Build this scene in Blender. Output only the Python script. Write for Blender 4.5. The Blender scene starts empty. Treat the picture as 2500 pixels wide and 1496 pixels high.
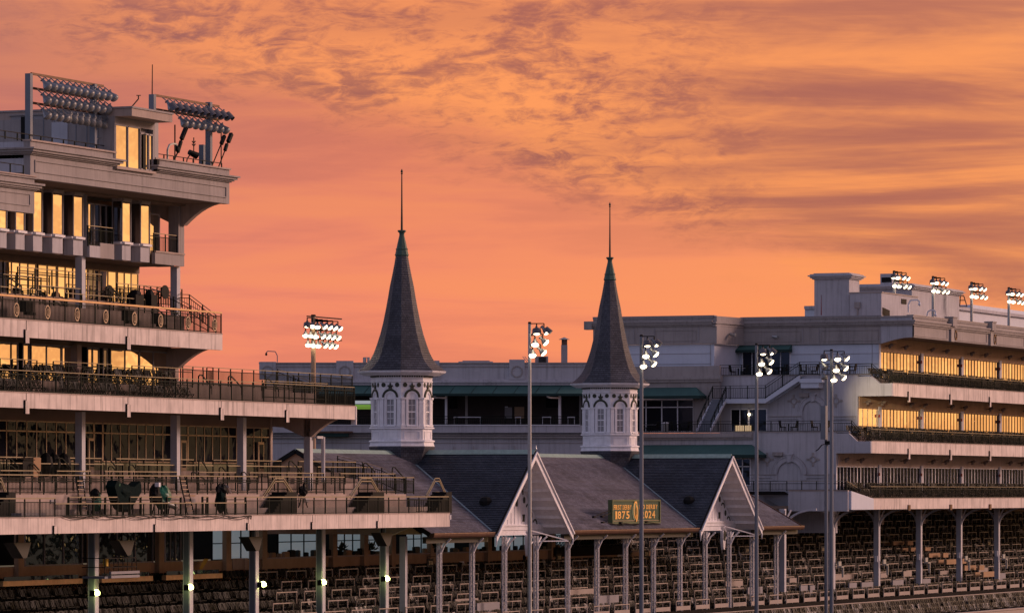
import bpy, math, random
from mathutils import Vector, Matrix, Quaternion
R = math.radians
random.seed(7)
sc = bpy.context.scene
col = sc.collection
# ------------------------------------------------------------------ camera
# World frame: +X runs along the stands (receding to the right), -Y faces the track, Z up.
F = 11226.0                      # focal length in photo pixels (2500 wide)
C22, S22 = math.cos(R(22.5)), math.sin(R(22.5))
CAM = Vector((-213.3, -120.0, 16.0))
cd = bpy.data.cameras.new('camera'); cam = bpy.data.objects.new('camera', cd); col.objects.link(cam)
cam.location = CAM; cam.rotation_euler = (R(90), 0, R(-67.5))
cd.sensor_width = 36; cd.lens = 36*F/2500; cd.shift_y = 0.1808
cd.clip_start = 1; cd.clip_end = 6000
sc.camera = cam
# ------------------------------------------------------------------ world
def srgb(r, g, b, k=1.0):
    def f(c):
        c /= 255.0
        return (c/12.92 if c <= .04045 else ((c+.055)/1.055)**2.4)*k
    return (f(r), f(g), f(b), 1)
world = bpy.data.worlds.new('World'); sc.world = world; world.use_nodes = True
SUN_AZ, SUN_EL = R(-52), R(19.0)        # azimuth from +X, the glow lies off to the right
def build_world():
    nt = world.node_tree; N = nt.nodes; L = nt.links; N.clear()
    def m(op, a, b=None, c=None, clamp=False):
        n = N.new('ShaderNodeMath'); n.operation = op; n.use_clamp = clamp
        for i, v in enumerate((a, b, c)):
            if v is None: continue
            if isinstance(v, (int, float)): n.inputs[i].default_value = v
            else: L.new(v, n.inputs[i])
        return n.outputs[0]
    def ramp(fac, stops, interp='LINEAR'):
        n = N.new('ShaderNodeValToRGB'); cr = n.color_ramp; cr.interpolation = interp
        while len(cr.elements) > 1: cr.elements.remove(cr.elements[-1])
        cr.elements[0].position = stops[0][0]; cr.elements[0].color = stops[0][1]
        for p, cc in stops[1:]:
            e = cr.elements.new(p); e.color = cc
        L.new(fac, n.inputs[0]); return n.outputs[0]
    def mix(fac, a, b):
        n = N.new('ShaderNodeMix'); n.data_type = 'RGBA'; n.clamp_factor = True
        if isinstance(fac, (int, float)): n.inputs[0].default_value = fac
        else: L.new(fac, n.inputs[0])
        for i, v in ((6, a), (7, b)):
            if isinstance(v, tuple): n.inputs[i].default_value = v
            else: L.new(v, n.inputs[i])
        return n.outputs[2]
    def sstep(v, a, b):
        n = N.new('ShaderNodeMapRange'); n.interpolation_type = 'SMOOTHSTEP'; n.clamp = True
        L.new(v, n.inputs[0]); n.inputs[1].default_value = a; n.inputs[2].default_value = b
        return n.outputs[0]
    tc = N.new('ShaderNodeTexCoord'); sep = N.new('ShaderNodeSeparateXYZ'); L.new(tc.outputs['Generated'], sep.inputs[0])
    x, y, z = sep.outputs
    # angles: U grows to the right of the view bearing, V is elevation; one unit is about 5.1 degrees
    fwd = m('ADD', m('MULTIPLY', x, C22), m('MULTIPLY', y, S22))
    rgt = m('SUBTRACT', m('MULTIPLY', x, S22), m('MULTIPLY', y, C22))
    U = m('MULTIPLY', m('ARCTAN2', rgt, fwd), 11.226)
    V = m('MULTIPLY', m('ARCSINE', z), 11.226)
    hl = m('SQRT', m('ADD', m('MULTIPLY', x, x), m('MULTIPLY', y, y)))
    g = m('DIVIDE', m('ADD', m('MULTIPLY', x, math.cos(R(-24))), m('MULTIPLY', y, math.sin(R(-24)))), m('MAXIMUM', hl, 1e-4))
    gp = m('MULTIPLY_ADD', g, .5, .5)
    # horizon colours by bearing from the glow
    base = ramp(gp, [(0, (.37, .38, .56, 1)), (.35, (.37, .34, .47, 1)), (.62, (.42, .23, .22, 1)), (.76, srgb(186, 108, 100)),
                     (.80, srgb(224, 122, 106)), (.835, srgb(240, 132, 100)), (.875, srgb(252, 148, 90)), (.93, (1.3, .58, .19, 1)), (1.0, (1.65, .93, .36, 1))])
    high = ramp(gp, [(0, (.37, .38, .56, 1)), (.5, (.37, .32, .42, 1)), (.79, srgb(158, 100, 96)), (.81, srgb(176, 102, 90)), (.835, srgb(192, 104, 80)),
                     (.875, srgb(200, 120, 88)), (1.0, (1.35, .70, .24, 1))])
    sky = mix(sstep(V, .38, 1.3), base, high)
    # warp
    co = N.new('ShaderNodeCombineXYZ'); L.new(U, co.inputs[0]); L.new(V, co.inputs[1])
    def noise(sx, sy, rot, scale, detail=6, rough=.55, dist=0.0, seed=0.0):
        mp = N.new('ShaderNodeMapping'); L.new(co.outputs[0], mp.inputs[0])
        mp.inputs['Rotation'].default_value = (0, 0, R(rot)); mp.inputs['Scale'].default_value = (sx, sy, 1)
        mp.inputs['Location'].default_value = (seed, seed*.7, seed)
        n = N.new('ShaderNodeTexNoise'); L.new(mp.outputs[0], n.inputs['Vector'])
        n.inputs['Scale'].default_value = scale; n.inputs['Detail'].default_value = detail
        n.inputs['Roughness'].default_value = rough; n.inputs['Distortion'].default_value = dist
        return n.outputs[0]
    big = noise(.8, 1.7, 18, 1.3, 3, .5, .3, 4.4)
    mid = noise(.75, 1.7, -30, 4.2, 10, .66, .5, 1.7)
    fine = noise(.8, 2.6, -26, 13.0, 7, .68, .7, 5.3)
    band = noise(.33, 3.2, -9, 1.9, 8, .56, .8, 6.1)
    band2 = noise(.25, 3.0, -7, 5.5, 5, .6, .5, 2.2)
    # belt of broken cloud running down to the right, smooth air under it
    w = m('SUBTRACT', m('SUBTRACT', .78, V), m('MULTIPLY', U, .34))
    w = m('ADD', w, m('MULTIPLY_ADD', big, .40, -.20)); w = m('ADD', w, m('MULTIPLY_ADD', mid, .30, -.15)); w = m('ADD', w, m('MULTIPLY_ADD', fine, .16, -.08))
    belt = sstep(w, .10, -.10)
    rightness = sstep(m('ADD', U, m('MULTIPLY_ADD', mid, 1.2, -.6)), .10, .75)
    tex = m('ADD', m('MULTIPLY', mid, .56), m('MULTIPLY', fine, .44))
    streak = m('ADD', m('MULTIPLY', band, .74), m('MULTIPLY', band2, .26))
    lump = sstep(tex, .40, .565); st = sstep(streak, .32, .60)
    dens = mix(rightness, lump, st)
    cbright = ramp(gp, [(0, (.37, .39, .56, 1)), (.5, (.42, .34, .42, 1)), (.78, srgb(234, 140, 96)), (.82, srgb(254, 152, 86)), (.88, srgb(252, 152, 82)), (1, (1.50, .76, .26, 1))])
    cdark = ramp(gp, [(0, (.26, .27, .41, 1)), (.5, (.27, .23, .31, 1)), (.78, srgb(150, 92, 90)), (.83, srgb(154, 86, 78)), (.88, srgb(176, 98, 78)), (1, (.98, .42, .14, 1))])
    cl = mix(dens, cdark, cbright)
    fade = mix(sstep(V, .95, 1.3), cl, mix(.45, cl, high))
    out = mix(m('MULTIPLY', belt, .96), sky, fade)
    # faint streaks in the smooth air and a warmer lower right
    soft = mix(m('MULTIPLY', sstep(streak, .40, .62), .34), out, cbright)
    soft = mix(m('MULTIPLY', sstep(streak, .50, .36), .20), soft, cdark)
    # towards the zenith the colour dies away
    zen = mix(sstep(V, 1.8, 9.0), soft, (.235, .215, .30, 1))
    below = mix(sstep(V, 0.0, -.6), zen, (.10, .08, .085, 1))
    bg = N.new('ShaderNodeBackground'); L.new(below, bg.inputs[0]); bg.inputs[1].default_value = 1.0
    st_ = N.new('ShaderNodeTexSky'); st_.sky_type = 'NISHITA'; st_.sun_disc = False
    st_.sun_elevation = SUN_EL; st_.sun_rotation = R(90) - SUN_AZ
    bg2 = N.new('ShaderNodeBackground'); L.new(st_.outputs[0], bg2.inputs[0]); bg2.inputs[1].default_value = 0.006
    ad = N.new('ShaderNodeAddShader'); L.new(bg.outputs[0], ad.inputs[0]); L.new(bg2.outputs[0], ad.inputs[1])
    o = N.new('ShaderNodeOutputWorld'); L.new(ad.outputs[0], o.inputs[0])
build_world()
sl = bpy.data.lights.new('sun', 'SUN'); so = bpy.data.objects.new('sun', sl); col.objects.link(so)
sl.energy = 2.45; sl.angle = R(16); sl.color = (1.0, .64, .53)
sd = Vector((math.cos(SUN_AZ)*math.cos(SUN_EL), math.sin(SUN_AZ)*math.cos(SUN_EL), math.sin(SUN_EL)))
so.rotation_euler = (-sd).to_track_quat('-Z', 'Y').to_euler(); so.location = (0, -200, 150)
sc.view_settings.view_transform = 'Standard'; sc.view_settings.look = 'None'
sc.view_settings.exposure = 0.0; sc.view_settings.gamma = 1.0; sc.view_settings.use_curve_mapping = False
# ------------------------------------------------------------------ measuring helpers (a sight line meets a plane of the building)
def X(px, y):
    t = (px-1250)/F; k = (y-CAM.y)/(S22-C22*t); return CAM.x+k*(C22+S22*t)
def Y(px, x):
    t = (px-1250)/F; k = (x-CAM.x)/(C22+S22*t); return CAM.y+k*(S22-C22*t)
def D(x, y): return (x-CAM.x)*C22+(y-CAM.y)*S22
def Z(py, x, y): return CAM.z+(1200-py)/F*D(x, y)
def P(px, py, y): x = X(px, y); return Vector((x, y, Z(py, x, y)))
def PX(px, py, x): y = Y(px, x); return Vector((x, y, Z(py, x, y)))
def PDp(px, py, d):
    t = (px-1250)/F; return Vector((CAM.x+d*(C22+S22*t), CAM.y+d*(S22-C22*t), CAM.z+(1200-py)/F*d))
# ------------------------------------------------------------------ materials
MATS = {}
def newmat(name):
    mt = bpy.data.materials.new(name); mt.use_nodes = True; MATS[name] = mt
    return mt, mt.node_tree.nodes, mt.node_tree.links, mt.node_tree.nodes['Principled BSDF']
def surf(name, c, rough=.7, metal=0.0, var=.12, nscale=.8, streak=0.0, bump=.15, bscale=30, spec=.4, c2=None):
    """painted / concrete / metal surface with blotches, drip streaks and fine relief"""
    mt, N, L, b = newmat(name)
    geo = N.new('ShaderNodeNewGeometry')
    n1 = N.new('ShaderNodeTexNoise'); n1.inputs['Scale'].default_value = nscale; n1.inputs['Detail'].default_value = 6
    n1.inputs['Roughness'].default_value = .62; L.new(geo.outputs['Position'], n1.inputs['Vector'])
    oi = N.new('ShaderNodeObjectInfo')
    mr = N.new('ShaderNodeMapRange'); mr.inputs[1].default_value = .3; mr.inputs[2].default_value = .7
    mr.inputs[3].default_value = 1-var; mr.inputs[4].default_value = 1+var*.6; L.new(n1.outputs[0], mr.inputs[0])
    f = mr.outputs[0]
    if streak > 0:
        mp = N.new('ShaderNodeMapping'); mp.inputs['Scale'].default_value = (5.0, 5.0, .22); L.new(geo.outputs['Position'], mp.inputs[0])
        n2 = N.new('ShaderNodeTexNoise'); n2.inputs['Scale'].default_value = 1.0; n2.inputs['Detail'].default_value = 7; n2.inputs['Roughness'].default_value = .65
        L.new(mp.outputs[0], n2.inputs['Vector'])
        m2 = N.new('ShaderNodeMapRange'); m2.inputs[1].default_value = .50; m2.inputs[2].default_value = .72
        m2.inputs[3].default_value = 1.0; m2.inputs[4].default_value = 1-streak; L.new(n2.outputs[0], m2.inputs[0])
        mm = N.new('ShaderNodeMath'); mm.operation = 'MULTIPLY'; L.new(f, mm.inputs[0]); L.new(m2.outputs[0], mm.inputs[1]); f = mm.outputs[0]
    hs = N.new('ShaderNodeHueSaturation'); hs.inputs['Color'].default_value = c; L.new(f, hs.inputs['Value'])
    colout = hs.outputs[0]
    if c2:
        mx = N.new('ShaderNodeMix'); mx.data_type = 'RGBA'; L.new(oi.outputs['Random'], mx.inputs[0])
        L.new(colout, mx.inputs[6]); mx.inputs[7].default_value = c2; colout = mx.outputs[2]
    L.new(colout, b.inputs['Base Color'])
    b.inputs['Roughness'].default_value = rough; b.inputs['Metallic'].default_value = metal
    b.inputs['Specular IOR Level'].default_value = spec
    if bump > 0:
        nb = N.new('ShaderNodeTexNoise'); nb.inputs['Scale'].default_value = bscale; nb.inputs['Detail'].default_value = 3
        L.new(geo.outputs['Position'], nb.inputs['Vector'])
        bp = N.new('ShaderNodeBump'); bp.inputs['Strength'].default_value = bump; bp.inputs['Distance'].default_value = .02
        L.new(nb.outputs[0], bp.inputs['Height']); L.new(bp.outputs[0], b.inputs['Normal'])
    return mt
def glass(name, tint, fac, dark=(.01, .01, .012, 1), rough=.02, wave=.02, wscale=.7):
    """coated window glass: strong mirror reflection over a dark room"""
    mt, N, L, b = newmat(name); N.remove(b)
    out = [n for n in N if n.type == 'OUTPUT_MATERIAL'][0]
    geo = N.new('ShaderNodeNewGeometry')
    n1 = N.new('ShaderNodeTexNoise'); n1.inputs['Scale'].default_value = wscale; n1.inputs['Detail'].default_value = 2
    L.new(geo.outputs['Position'], n1.inputs['Vector'])
    bp = N.new('ShaderNodeBump'); bp.inputs['Strength'].default_value = 1.0; bp.inputs['Distance'].default_value = wave
    L.new(n1.outputs[0], bp.inputs['Height'])
    oi = N.new('ShaderNodeObjectInfo'); mr = N.new('ShaderNodeMapRange'); L.new(oi.outputs['Random'], mr.inputs[0]); mr.inputs[3].default_value = .74; mr.inputs[4].default_value = 1.06
    hs = N.new('ShaderNodeHueSaturation'); hs.inputs['Color'].default_value = tint; L.new(mr.outputs[0], hs.inputs['Value'])
    gl = N.new('ShaderNodeBsdfGlossy'); L.new(hs.outputs[0], gl.inputs['Color']); gl.inputs['Roughness'].default_value = rough
    L.new(bp.outputs[0], gl.inputs['Normal'])
    df = N.new('ShaderNodeBsdfDiffuse'); df.inputs['Color'].default_value = dark
    mx = N.new('ShaderNodeMixShader'); mx.inputs[0].default_value = fac
    L.new(df.outputs[0], mx.inputs[1]); L.new(gl.outputs[0], mx.inputs[2]); L.new(mx.outputs[0], out.inputs[0])
    return mt
def slate(name, c1, c2, mortar, mode, bw=.32, rh=.2, rough=.55):
    mt, N, L, b = newmat(name)
    geo = N.new('ShaderNodeNewGeometry'); sp = N.new('ShaderNodeSeparateXYZ')
    cb = N.new('ShaderNodeCombineXYZ')
    if mode == 'radial':
        tcn = N.new('ShaderNodeTexCoord'); L.new(tcn.outputs['Object'], sp.inputs[0])
        at = N.new('ShaderNodeMath'); at.operation = 'ARCTAN2'; L.new(sp.outputs[1], at.inputs[0]); L.new(sp.outputs[0], at.inputs[1])
        mu = N.new('ShaderNodeMath'); mu.operation = 'MULTIPLY'; L.new(at.outputs[0], mu.inputs[0]); mu.inputs[1].default_value = 1.9
        L.new(mu.outputs[0], cb.inputs[0])
    else:
        L.new(geo.outputs['Position'], sp.inputs[0]); L.new(sp.outputs[0 if mode == 'x' else 1], cb.inputs[0])
    zm = N.new('ShaderNodeMath'); zm.operation = 'MULTIPLY'; L.new(sp.outputs[2], zm.inputs[0]); zm.inputs[1].default_value = {'x': 2.0, 'y': 1.53, 'radial': 1.0}[mode]
    L.new(zm.outputs[0], cb.inputs[1])
    br = N.new('ShaderNodeTexBrick'); L.new(cb.outputs[0], br.inputs['Vector'])
    br.inputs['Color1'].default_value = c1; br.inputs['Color2'].default_value = c2; br.inputs['Mortar'].default_value = mortar
    br.inputs['Scale'].default_value = 1; br.inputs['Brick Width'].default_value = bw; br.inputs['Row Height'].default_value = rh
    br.inputs['Mortar Size'].default_value = .012; br.inputs['Bias'].default_value = -.1
    nz = N.new('ShaderNodeTexNoise'); nz.inputs['Scale'].default_value = .42; nz.inputs['Detail'].default_value = 7; nz.inputs['Roughness'].default_value = .7
    L.new(geo.outputs['Position'], nz.inputs['Vector'])
    mr = N.new('ShaderNodeMapRange'); mr.inputs[1].default_value = .3; mr.inputs[2].default_value = .7; mr.inputs[3].default_value = .58; mr.inputs[4].default_value = 1.45
    L.new(nz.outputs[0], mr.inputs[0])
    hs = N.new('ShaderNodeHueSaturation'); L.new(br.outputs[0], hs.inputs['Color']); L.new(mr.outputs[0], hs.inputs['Value'])
    L.new(hs.outputs[0], b.inputs['Base Color']); b.inputs['Roughness'].default_value = rough; b.inputs['Specular IOR Level'].default_value = .35
    bp = N.new('ShaderNodeBump'); bp.inputs['Strength'].default_value = .6; bp.inputs['Distance'].default_value = .03
    iv = N.new('ShaderNodeMath'); iv.operation = 'SUBTRACT'; iv.inputs[0].default_value = 1; L.new(br.outputs['Fac'], iv.inputs[1])
    L.new(iv.outputs[0], bp.inputs['Height']); L.new(bp.outputs[0], b.inputs['Normal'])
    return mt
def emit(name, c, s):
    mt, N, L, b = newmat(name)
    b.inputs['Base Color'].default_value = (.8, .8, .8, 1); b.inputs['Emission Color'].default_value = c; b.inputs['Emission Strength'].default_value = s
    return mt
conc = surf('balcony_concrete', (.70, .60, .56, 1), .8, var=.2, streak=.6, bump=.2)
stucco = surf('stucco', (.34, .305, .30, 1), .85, var=.16, nscale=.5, streak=.3, bump=.25)
stucco_l = surf('pale_stucco', (.46, .45, .49, 1), .85, var=.14, nscale=.5, streak=.34, bump=.25)
greyw = surf('grey_painted_panel', (.56, .60, .70, 1), .6, var=.06, streak=.06, bump=.03)
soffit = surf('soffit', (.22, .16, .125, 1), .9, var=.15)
brown = surf('brown_wall', (.46, .30, .19, 1), .8, var=.16, streak=.15)
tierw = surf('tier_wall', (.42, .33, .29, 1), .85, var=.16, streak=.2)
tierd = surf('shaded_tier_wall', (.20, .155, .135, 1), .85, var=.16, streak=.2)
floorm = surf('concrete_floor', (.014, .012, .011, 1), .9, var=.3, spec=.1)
white = surf('white_paint', (.80, .79, .84, 1), .55, var=.12, nscale=1.8, streak=.16, bump=.12)
colm = surf('painted_steel_column', (.50, .50, .55, 1), .5, var=.1, streak=.1, bump=.03)
darkm = surf('dark_green_metal', (.008, .013, .010, 1), .6, var=.2, bump=0, spec=.12)
railtop = surf('worn_rail_top', (.30, .26, .20, 1), .35, metal=.5, var=.2, bump=0)
woodtop = surf('varnished_handrail', (.80, .46, .21, 1), .35, var=.2, nscale=3, bump=0)
frame_l = surf('bronze_frame', (.42, .31, .22, 1), .4, metal=.3, var=.1, bump=0)
frame_g = surf('grey_frame', (.30, .28, .30, 1), .5, var=.1, bump=0)
blackm = surf('black', (.010, .010, .011, 1), .6, var=.2, bump=0, spec=.12)
galv = surf('galvanised_steel', (.36, .37, .38, 1), .42, metal=.55, var=.15, nscale=4, bump=.03)
refl = surf('lamp_housing', (.22, .235, .26, 1), .35, metal=.6, var=.2, nscale=5, bump=0)
hoodm = surf('lamp_hood', (.10, .10, .12, 1), .4, metal=.4, var=.2, bump=0)
postm = surf('slate_blue_post', (.16, .18, .22, 1), .5, var=.15, bump=.02)
copper_g = surf('green_copper', (.045, .095, .080, 1), .55, var=.3, nscale=5)
ridge_g = surf('verdigris_ridge', (.27, .38, .34, 1), .6, var=.2, nscale=3)
copper = surf('brown_copper_gutter', (.13, .068, .046, 1), .45, metal=.4, var=.35, nscale=3)
flash = surf('lead_flashing', (.20, .27, .31, 1), .5, metal=.3, var=.2, nscale=3)
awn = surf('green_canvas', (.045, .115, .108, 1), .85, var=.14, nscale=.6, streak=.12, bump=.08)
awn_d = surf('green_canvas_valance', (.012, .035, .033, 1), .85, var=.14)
trimd = surf('dark_green_trim', (.030, .036, .022, 1), .6, var=.2)
seatm = surf('stadium_seat_plastic', (.012, .013, .012, 1), .5, var=.3, bump=0, spec=.15, c2=(.022, .021, .02, 1))
seata = surf('mottled_seat', (.028, .026, .024, 1), .5, var=.8, nscale=2.6, bump=0, spec=.3)  # dark seat colour with strong random mottling
seatp = surf('light_catching_seat', (.32, .30, .28, 1), .5, var=.5, nscale=2.6, bump=0, spec=.3)  # highlights on seat backs put in as a pale seat colour
seatd = surf('dark_chair', (.030, .030, .028, 1), .5, var=.2, bump=0)
pipe = surf('pale_pipe_rail', (.40, .33, .29, 1), .45, var=.15, bump=0)
panelw = surf('pale_box_panel', (.34, .285, .26, 1), .6, var=.12)
vomw = surf('vomitory_wall', (.26, .25, .27, 1), .7, var=.12)
cardb = surf('cardboard', (.36, .22, .12, 1), .8, var=.15)
yel = surf('yellow_paint', (.62, .40, .05, 1), .6, var=.15)
tarp = surf('green_tarp', (.008, .11, .06, 1), .35, var=.4, nscale=6, bump=.5, bscale=8)
tarpd = surf('dark_tarp', (.005, .014, .014, 1), .9, spec=.08, var=.4, nscale=6, bump=.5, bscale=8)
gold = surf('gold_letter', (.95, .52, .13, 1), .4, var=.1, bump=0)
signg = surf('sign_green', (.012, .060, .032, 1), .5, var=.12, bump=0)
signf = surf('sign_frame_olive', (.085, .115, .05, 1), .5, var=.12, bump=0)
ovalg = surf('sage_oval', (.22, .30, .17, 1), .5, var=.1, bump=0)
redm = surf('red_box', (.25, .03, .03, 1), .5, bump=0)
grassm = surf('infield_grass', (.09, .11, .05, 1), .95, var=.3, nscale=.2)
trackm = surf('track_dirt', (.38, .29, .22, 1), .95, var=.2, nscale=.6)
barkm = surf('bark', (.08, .06, .045, 1), .95, var=.2)
leafm = surf('leaves', (.045, .06, .025, 1), .8, var=.4, nscale=.3)
g_sun = glass('mirror_window', (1.0, .88, .72, 1), .90, wave=.006)
g_dk = glass('tinted_window', (.50, .62, .90, 1), .035, dark=(.012, .012, .016, 1), wave=.03)
g_low = glass('interior_window', (.60, .72, .80, 1), .22, dark=(.03, .03, .03, 1), wave=.04)
g_side = glass('side_window', (.55, .55, .6, 1), .35, dark=(.012, .012, .015, 1), wave=.01)
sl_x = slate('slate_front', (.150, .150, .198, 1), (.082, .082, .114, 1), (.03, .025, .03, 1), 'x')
sl_y = slate('shaded_side_slate', (.055, .063, .084, 1), (.030, .037, .053, 1), (.012, .012, .016, 1), 'y')  # darker copy of the roof slate, shade of the side slopes in its colour
sl_r = slate('slate_spire', (.082, .084, .104, 1), (.046, .048, .064, 1), (.02, .018, .022, 1), 'radial', .26, .16)
lit = emit('lit_lens', (1.0, .80, .52, 1), 7.0)
lit_g = emit('lit_yellow_lens', (.9, 1.0, .30, 1), 10.0)
warm = emit('lit_room_panel', (1.0, .62, .20, 1), .42)
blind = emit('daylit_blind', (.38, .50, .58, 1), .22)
unlit = surf('unlit_lens', (.24, .24, .235, 1), .4, var=.15, nscale=6, bump=0, spec=.3)
# ------------------------------------------------------------------ mesh helpers
WO = {}
def wo(o): return WO.get(o.name, Vector((0, 0, 0))) if o is not None else Vector((0, 0, 0))
def link(o, parent, w):
    col.objects.link(o); WO[o.name] = Vector(w)
    if parent is not None:
        o.parent = parent; o.location = Vector(w)-wo(parent)
    else: o.location = w
def tag(o, label=None, cat=None, group=None, kind=None):
    if label: o['label'] = label
    if cat: o['category'] = cat
    if group: o['group'] = group
    if kind: o['kind'] = kind
    return o
def thing(name, loc, label, cat, group=None):
    o = bpy.data.objects.new(name, None); o.empty_display_size = .5; link(o, None, loc); return tag(o, label, cat, group)
class MB:
    def __init__(s, tf=None): s.v = []; s.f = []; s.tf = tf
    def add(s, vs, fs):
        n = len(s.v); s.v += [tuple(s.tf(Vector(v))) if s.tf else tuple(v) for v in vs]; s.f += [tuple(i+n for i in f) for f in fs]; return s
    def box(s, x0, x1, y0, y1, z0, z1):
        return s.add([(x0, y0, z0), (x1, y0, z0), (x1, y1, z0), (x0, y1, z0), (x0, y0, z1), (x1, y0, z1), (x1, y1, z1), (x0, y1, z1)],
                     [(0, 3, 2, 1), (4, 5, 6, 7), (0, 1, 5, 4), (1, 2, 6, 5), (2, 3, 7, 6), (3, 0, 4, 7)])
    def bar(s, p, q, w=.04, h=None):
        p = Vector(p); q = Vector(q); d = q-p
        if d.length < 1e-5: return s
        d.normalize(); h = w if h is None else h
        up = Vector((0, 0, 1)) if abs(d.z) < .95 else Vector((1, 0, 0))
        a = d.cross(up).normalized()*w/2; b = a.cross(d).normalized()*h/2
        vs = [p-a-b, p+a-b, p+a+b, p-a+b, q-a-b, q+a-b, q+a+b, q-a+b]
        return s.add(vs, [(0, 3, 2, 1), (4, 5, 6, 7), (0, 1, 5, 4), (1, 2, 6, 5), (2, 3, 7, 6), (3, 0, 4, 7)])
    def path(s, pts, w=.04, h=None):
        for a, b in zip(pts, pts[1:]): s.bar(a, b, w, h)
        return s
    def tube(s, p, q, r, r2=None, n=8):
        p = Vector(p); q = Vector(q); d = (q-p).normalized(); r2 = r if r2 is None else r2
        up = Vector((0, 0, 1)) if abs(d.z) < .95 else Vector((1, 0, 0))
        a = d.cross(up).normalized(); b = a.cross(d)
        vs = [p+(a*math.cos(i*math.tau/n)+b*math.sin(i*math.tau/n))*r for i in range(n)]
        vs += [q+(a*math.cos(i*math.tau/n)+b*math.sin(i*math.tau/n))*r2 for i in range(n)]
        return s.add(vs, [(i, (i+1) % n, n+(i+1) % n, n+i) for i in range(n)]+[tuple(range(n-1, -1, -1)), tuple(range(n, 2*n))])
    def lathe(s, c, prof, n=8, a0=0.0, cap=True):
        vs = []; fs = []
        for r, z in prof:
            vs += [(c[0]+r*math.cos(a0+i*math.tau/n), c[1]+r*math.sin(a0+i*math.tau/n), c[2]+z) for i in range(n)]
        for k in range(len(prof)-1):
            fs += [(k*n+i, k*n+(i+1) % n, (k+1)*n+(i+1) % n, (k+1)*n+i) for i in range(n)]
        if cap: fs += [tuple(range(n-1, -1, -1)), tuple(range((len(prof)-1)*n, len(prof)*n))]
        return s.add(vs, fs)
    def prism(s, poly, a, b, axis='y'):
        """poly: (u,z) list; extruded from a to b along axis"""
        n = len(poly)
        f = (lambda u, z, t: (u, t, z)) if axis == 'y' else ((lambda u, z, t: (t, u, z)) if axis == 'x' else (lambda u, z, t: (u, z, t)))
        vs = [f(u, z, a) for u, z in poly]+[f(u, z, b) for u, z in poly]
        return s.add(vs, [tuple(range(n-1, -1, -1)), tuple(range(n, 2*n))]+[(i, (i+1) % n, n+(i+1) % n, n+i) for i in range(n)])
    def quad(s, *pts): return s.add([Vector(p) for p in pts], [tuple(range(len(pts)))])
    def slab(s, a, b, c, d, t):
        """thickened quad, t along its normal"""
        a, b, c, d = map(Vector, (a, b, c, d)); n = (b-a).cross(d-a).normalized()*t
        return s.add([a, b, c, d, a+n, b+n, c+n, d+n], [(0, 3, 2, 1), (4, 5, 6, 7), (0, 1, 5, 4), (1, 2, 6, 5), (2, 3, 7, 6), (3, 0, 4, 7)])
    def ring(s, c, ax1, ax2, nrm, r0, r1, a0, a1, t, n=12):
        """flat arc band of thickness t around c in the plane ax1/ax2"""
        c = Vector(c); ax1 = Vector(ax1); ax2 = Vector(ax2); nr = Vector(nrm)*t; vs = []; fs = []
        for i in range(n+1):
            a = a0+(a1-a0)*i/n; d = ax1*math.cos(a)+ax2*math.sin(a)
            vs += [c+d*r0, c+d*r1, c+d*r1+nr, c+d*r0+nr]
        for i in range(n):
            k = 4*i
            for j in range(4): fs.append((k+j, k+(j+1) % 4, k+4+(j+1) % 4, k+4+j))
        fs += [(0, 1, 2, 3), (4*n+3, 4*n+2, 4*n+1, 4*n)]
        return s.add(vs, fs)
    def disc(s, c, ax1, ax2, nrm, rx, ry, t, n=12):
        c = Vector(c); nr = Vector(nrm)*t; ax1 = Vector(ax1); ax2 = Vector(ax2)
        vs = [c+ax1*rx*math.cos(i*math.tau/n)+ax2*ry*math.sin(i*math.tau/n) for i in range(n)]; vs += [v+nr for v in vs]
        return s.add(vs, [tuple(range(n-1, -1, -1)), tuple(range(n, 2*n))]+[(i, (i+1) % n, n+(i+1) % n, n+i) for i in range(n)])
    def mesh(s, name, mat, org=(0, 0, 0), smooth=False):
        me = bpy.data.meshes.new(name); o = Vector(org)
        me.from_pydata([tuple(Vector(v)-o) for v in s.v], [], s.f); me.materials.append(mat); me.validate()
        if smooth: me.polygons.foreach_set('use_smooth', [True]*len(me.polygons))
        me.update(); return me
    def build(s, name, mat, parent=None, org=None, smooth=False, kind=None, label=None, cat=None, group=None):
        if org is None:
            if parent is not None: org = wo(parent)
            else:
                xs = [v[0] for v in s.v]; ys = [v[1] for v in s.v]; zs = [v[2] for v in s.v]
                org = Vector(((min(xs)+max(xs))/2, (min(ys)+max(ys))/2, min(zs)))
        o = bpy.data.objects.new(name, s.mesh(name, mat, org, smooth)); link(o, parent, org); return tag(o, label, cat, group, kind)
def inst(name, me, parent, pos, rot=None, scale=None):
    o = bpy.data.objects.new(name, me); link(o, parent, pos)
    if rot is not None:
        o.rotation_mode = 'QUATERNION'; o.rotation_quaternion = rot
    if scale is not None: o.scale = scale
    return o
BOXES = {}
def box_inst(name, mat, parent, c, s):
    """a box part; alike sizes share one mesh"""
    k = (name, mat.name, round(s[0], 3), round(s[1], 3), round(s[2], 3))
    if k not in BOXES: BOXES[k] = MB().box(-s[0]/2, s[0]/2, -s[1]/2, s[1]/2, -s[2]/2, s[2]/2).mesh(name, mat)
    return inst(name, BOXES[k], parent, c)
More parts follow.
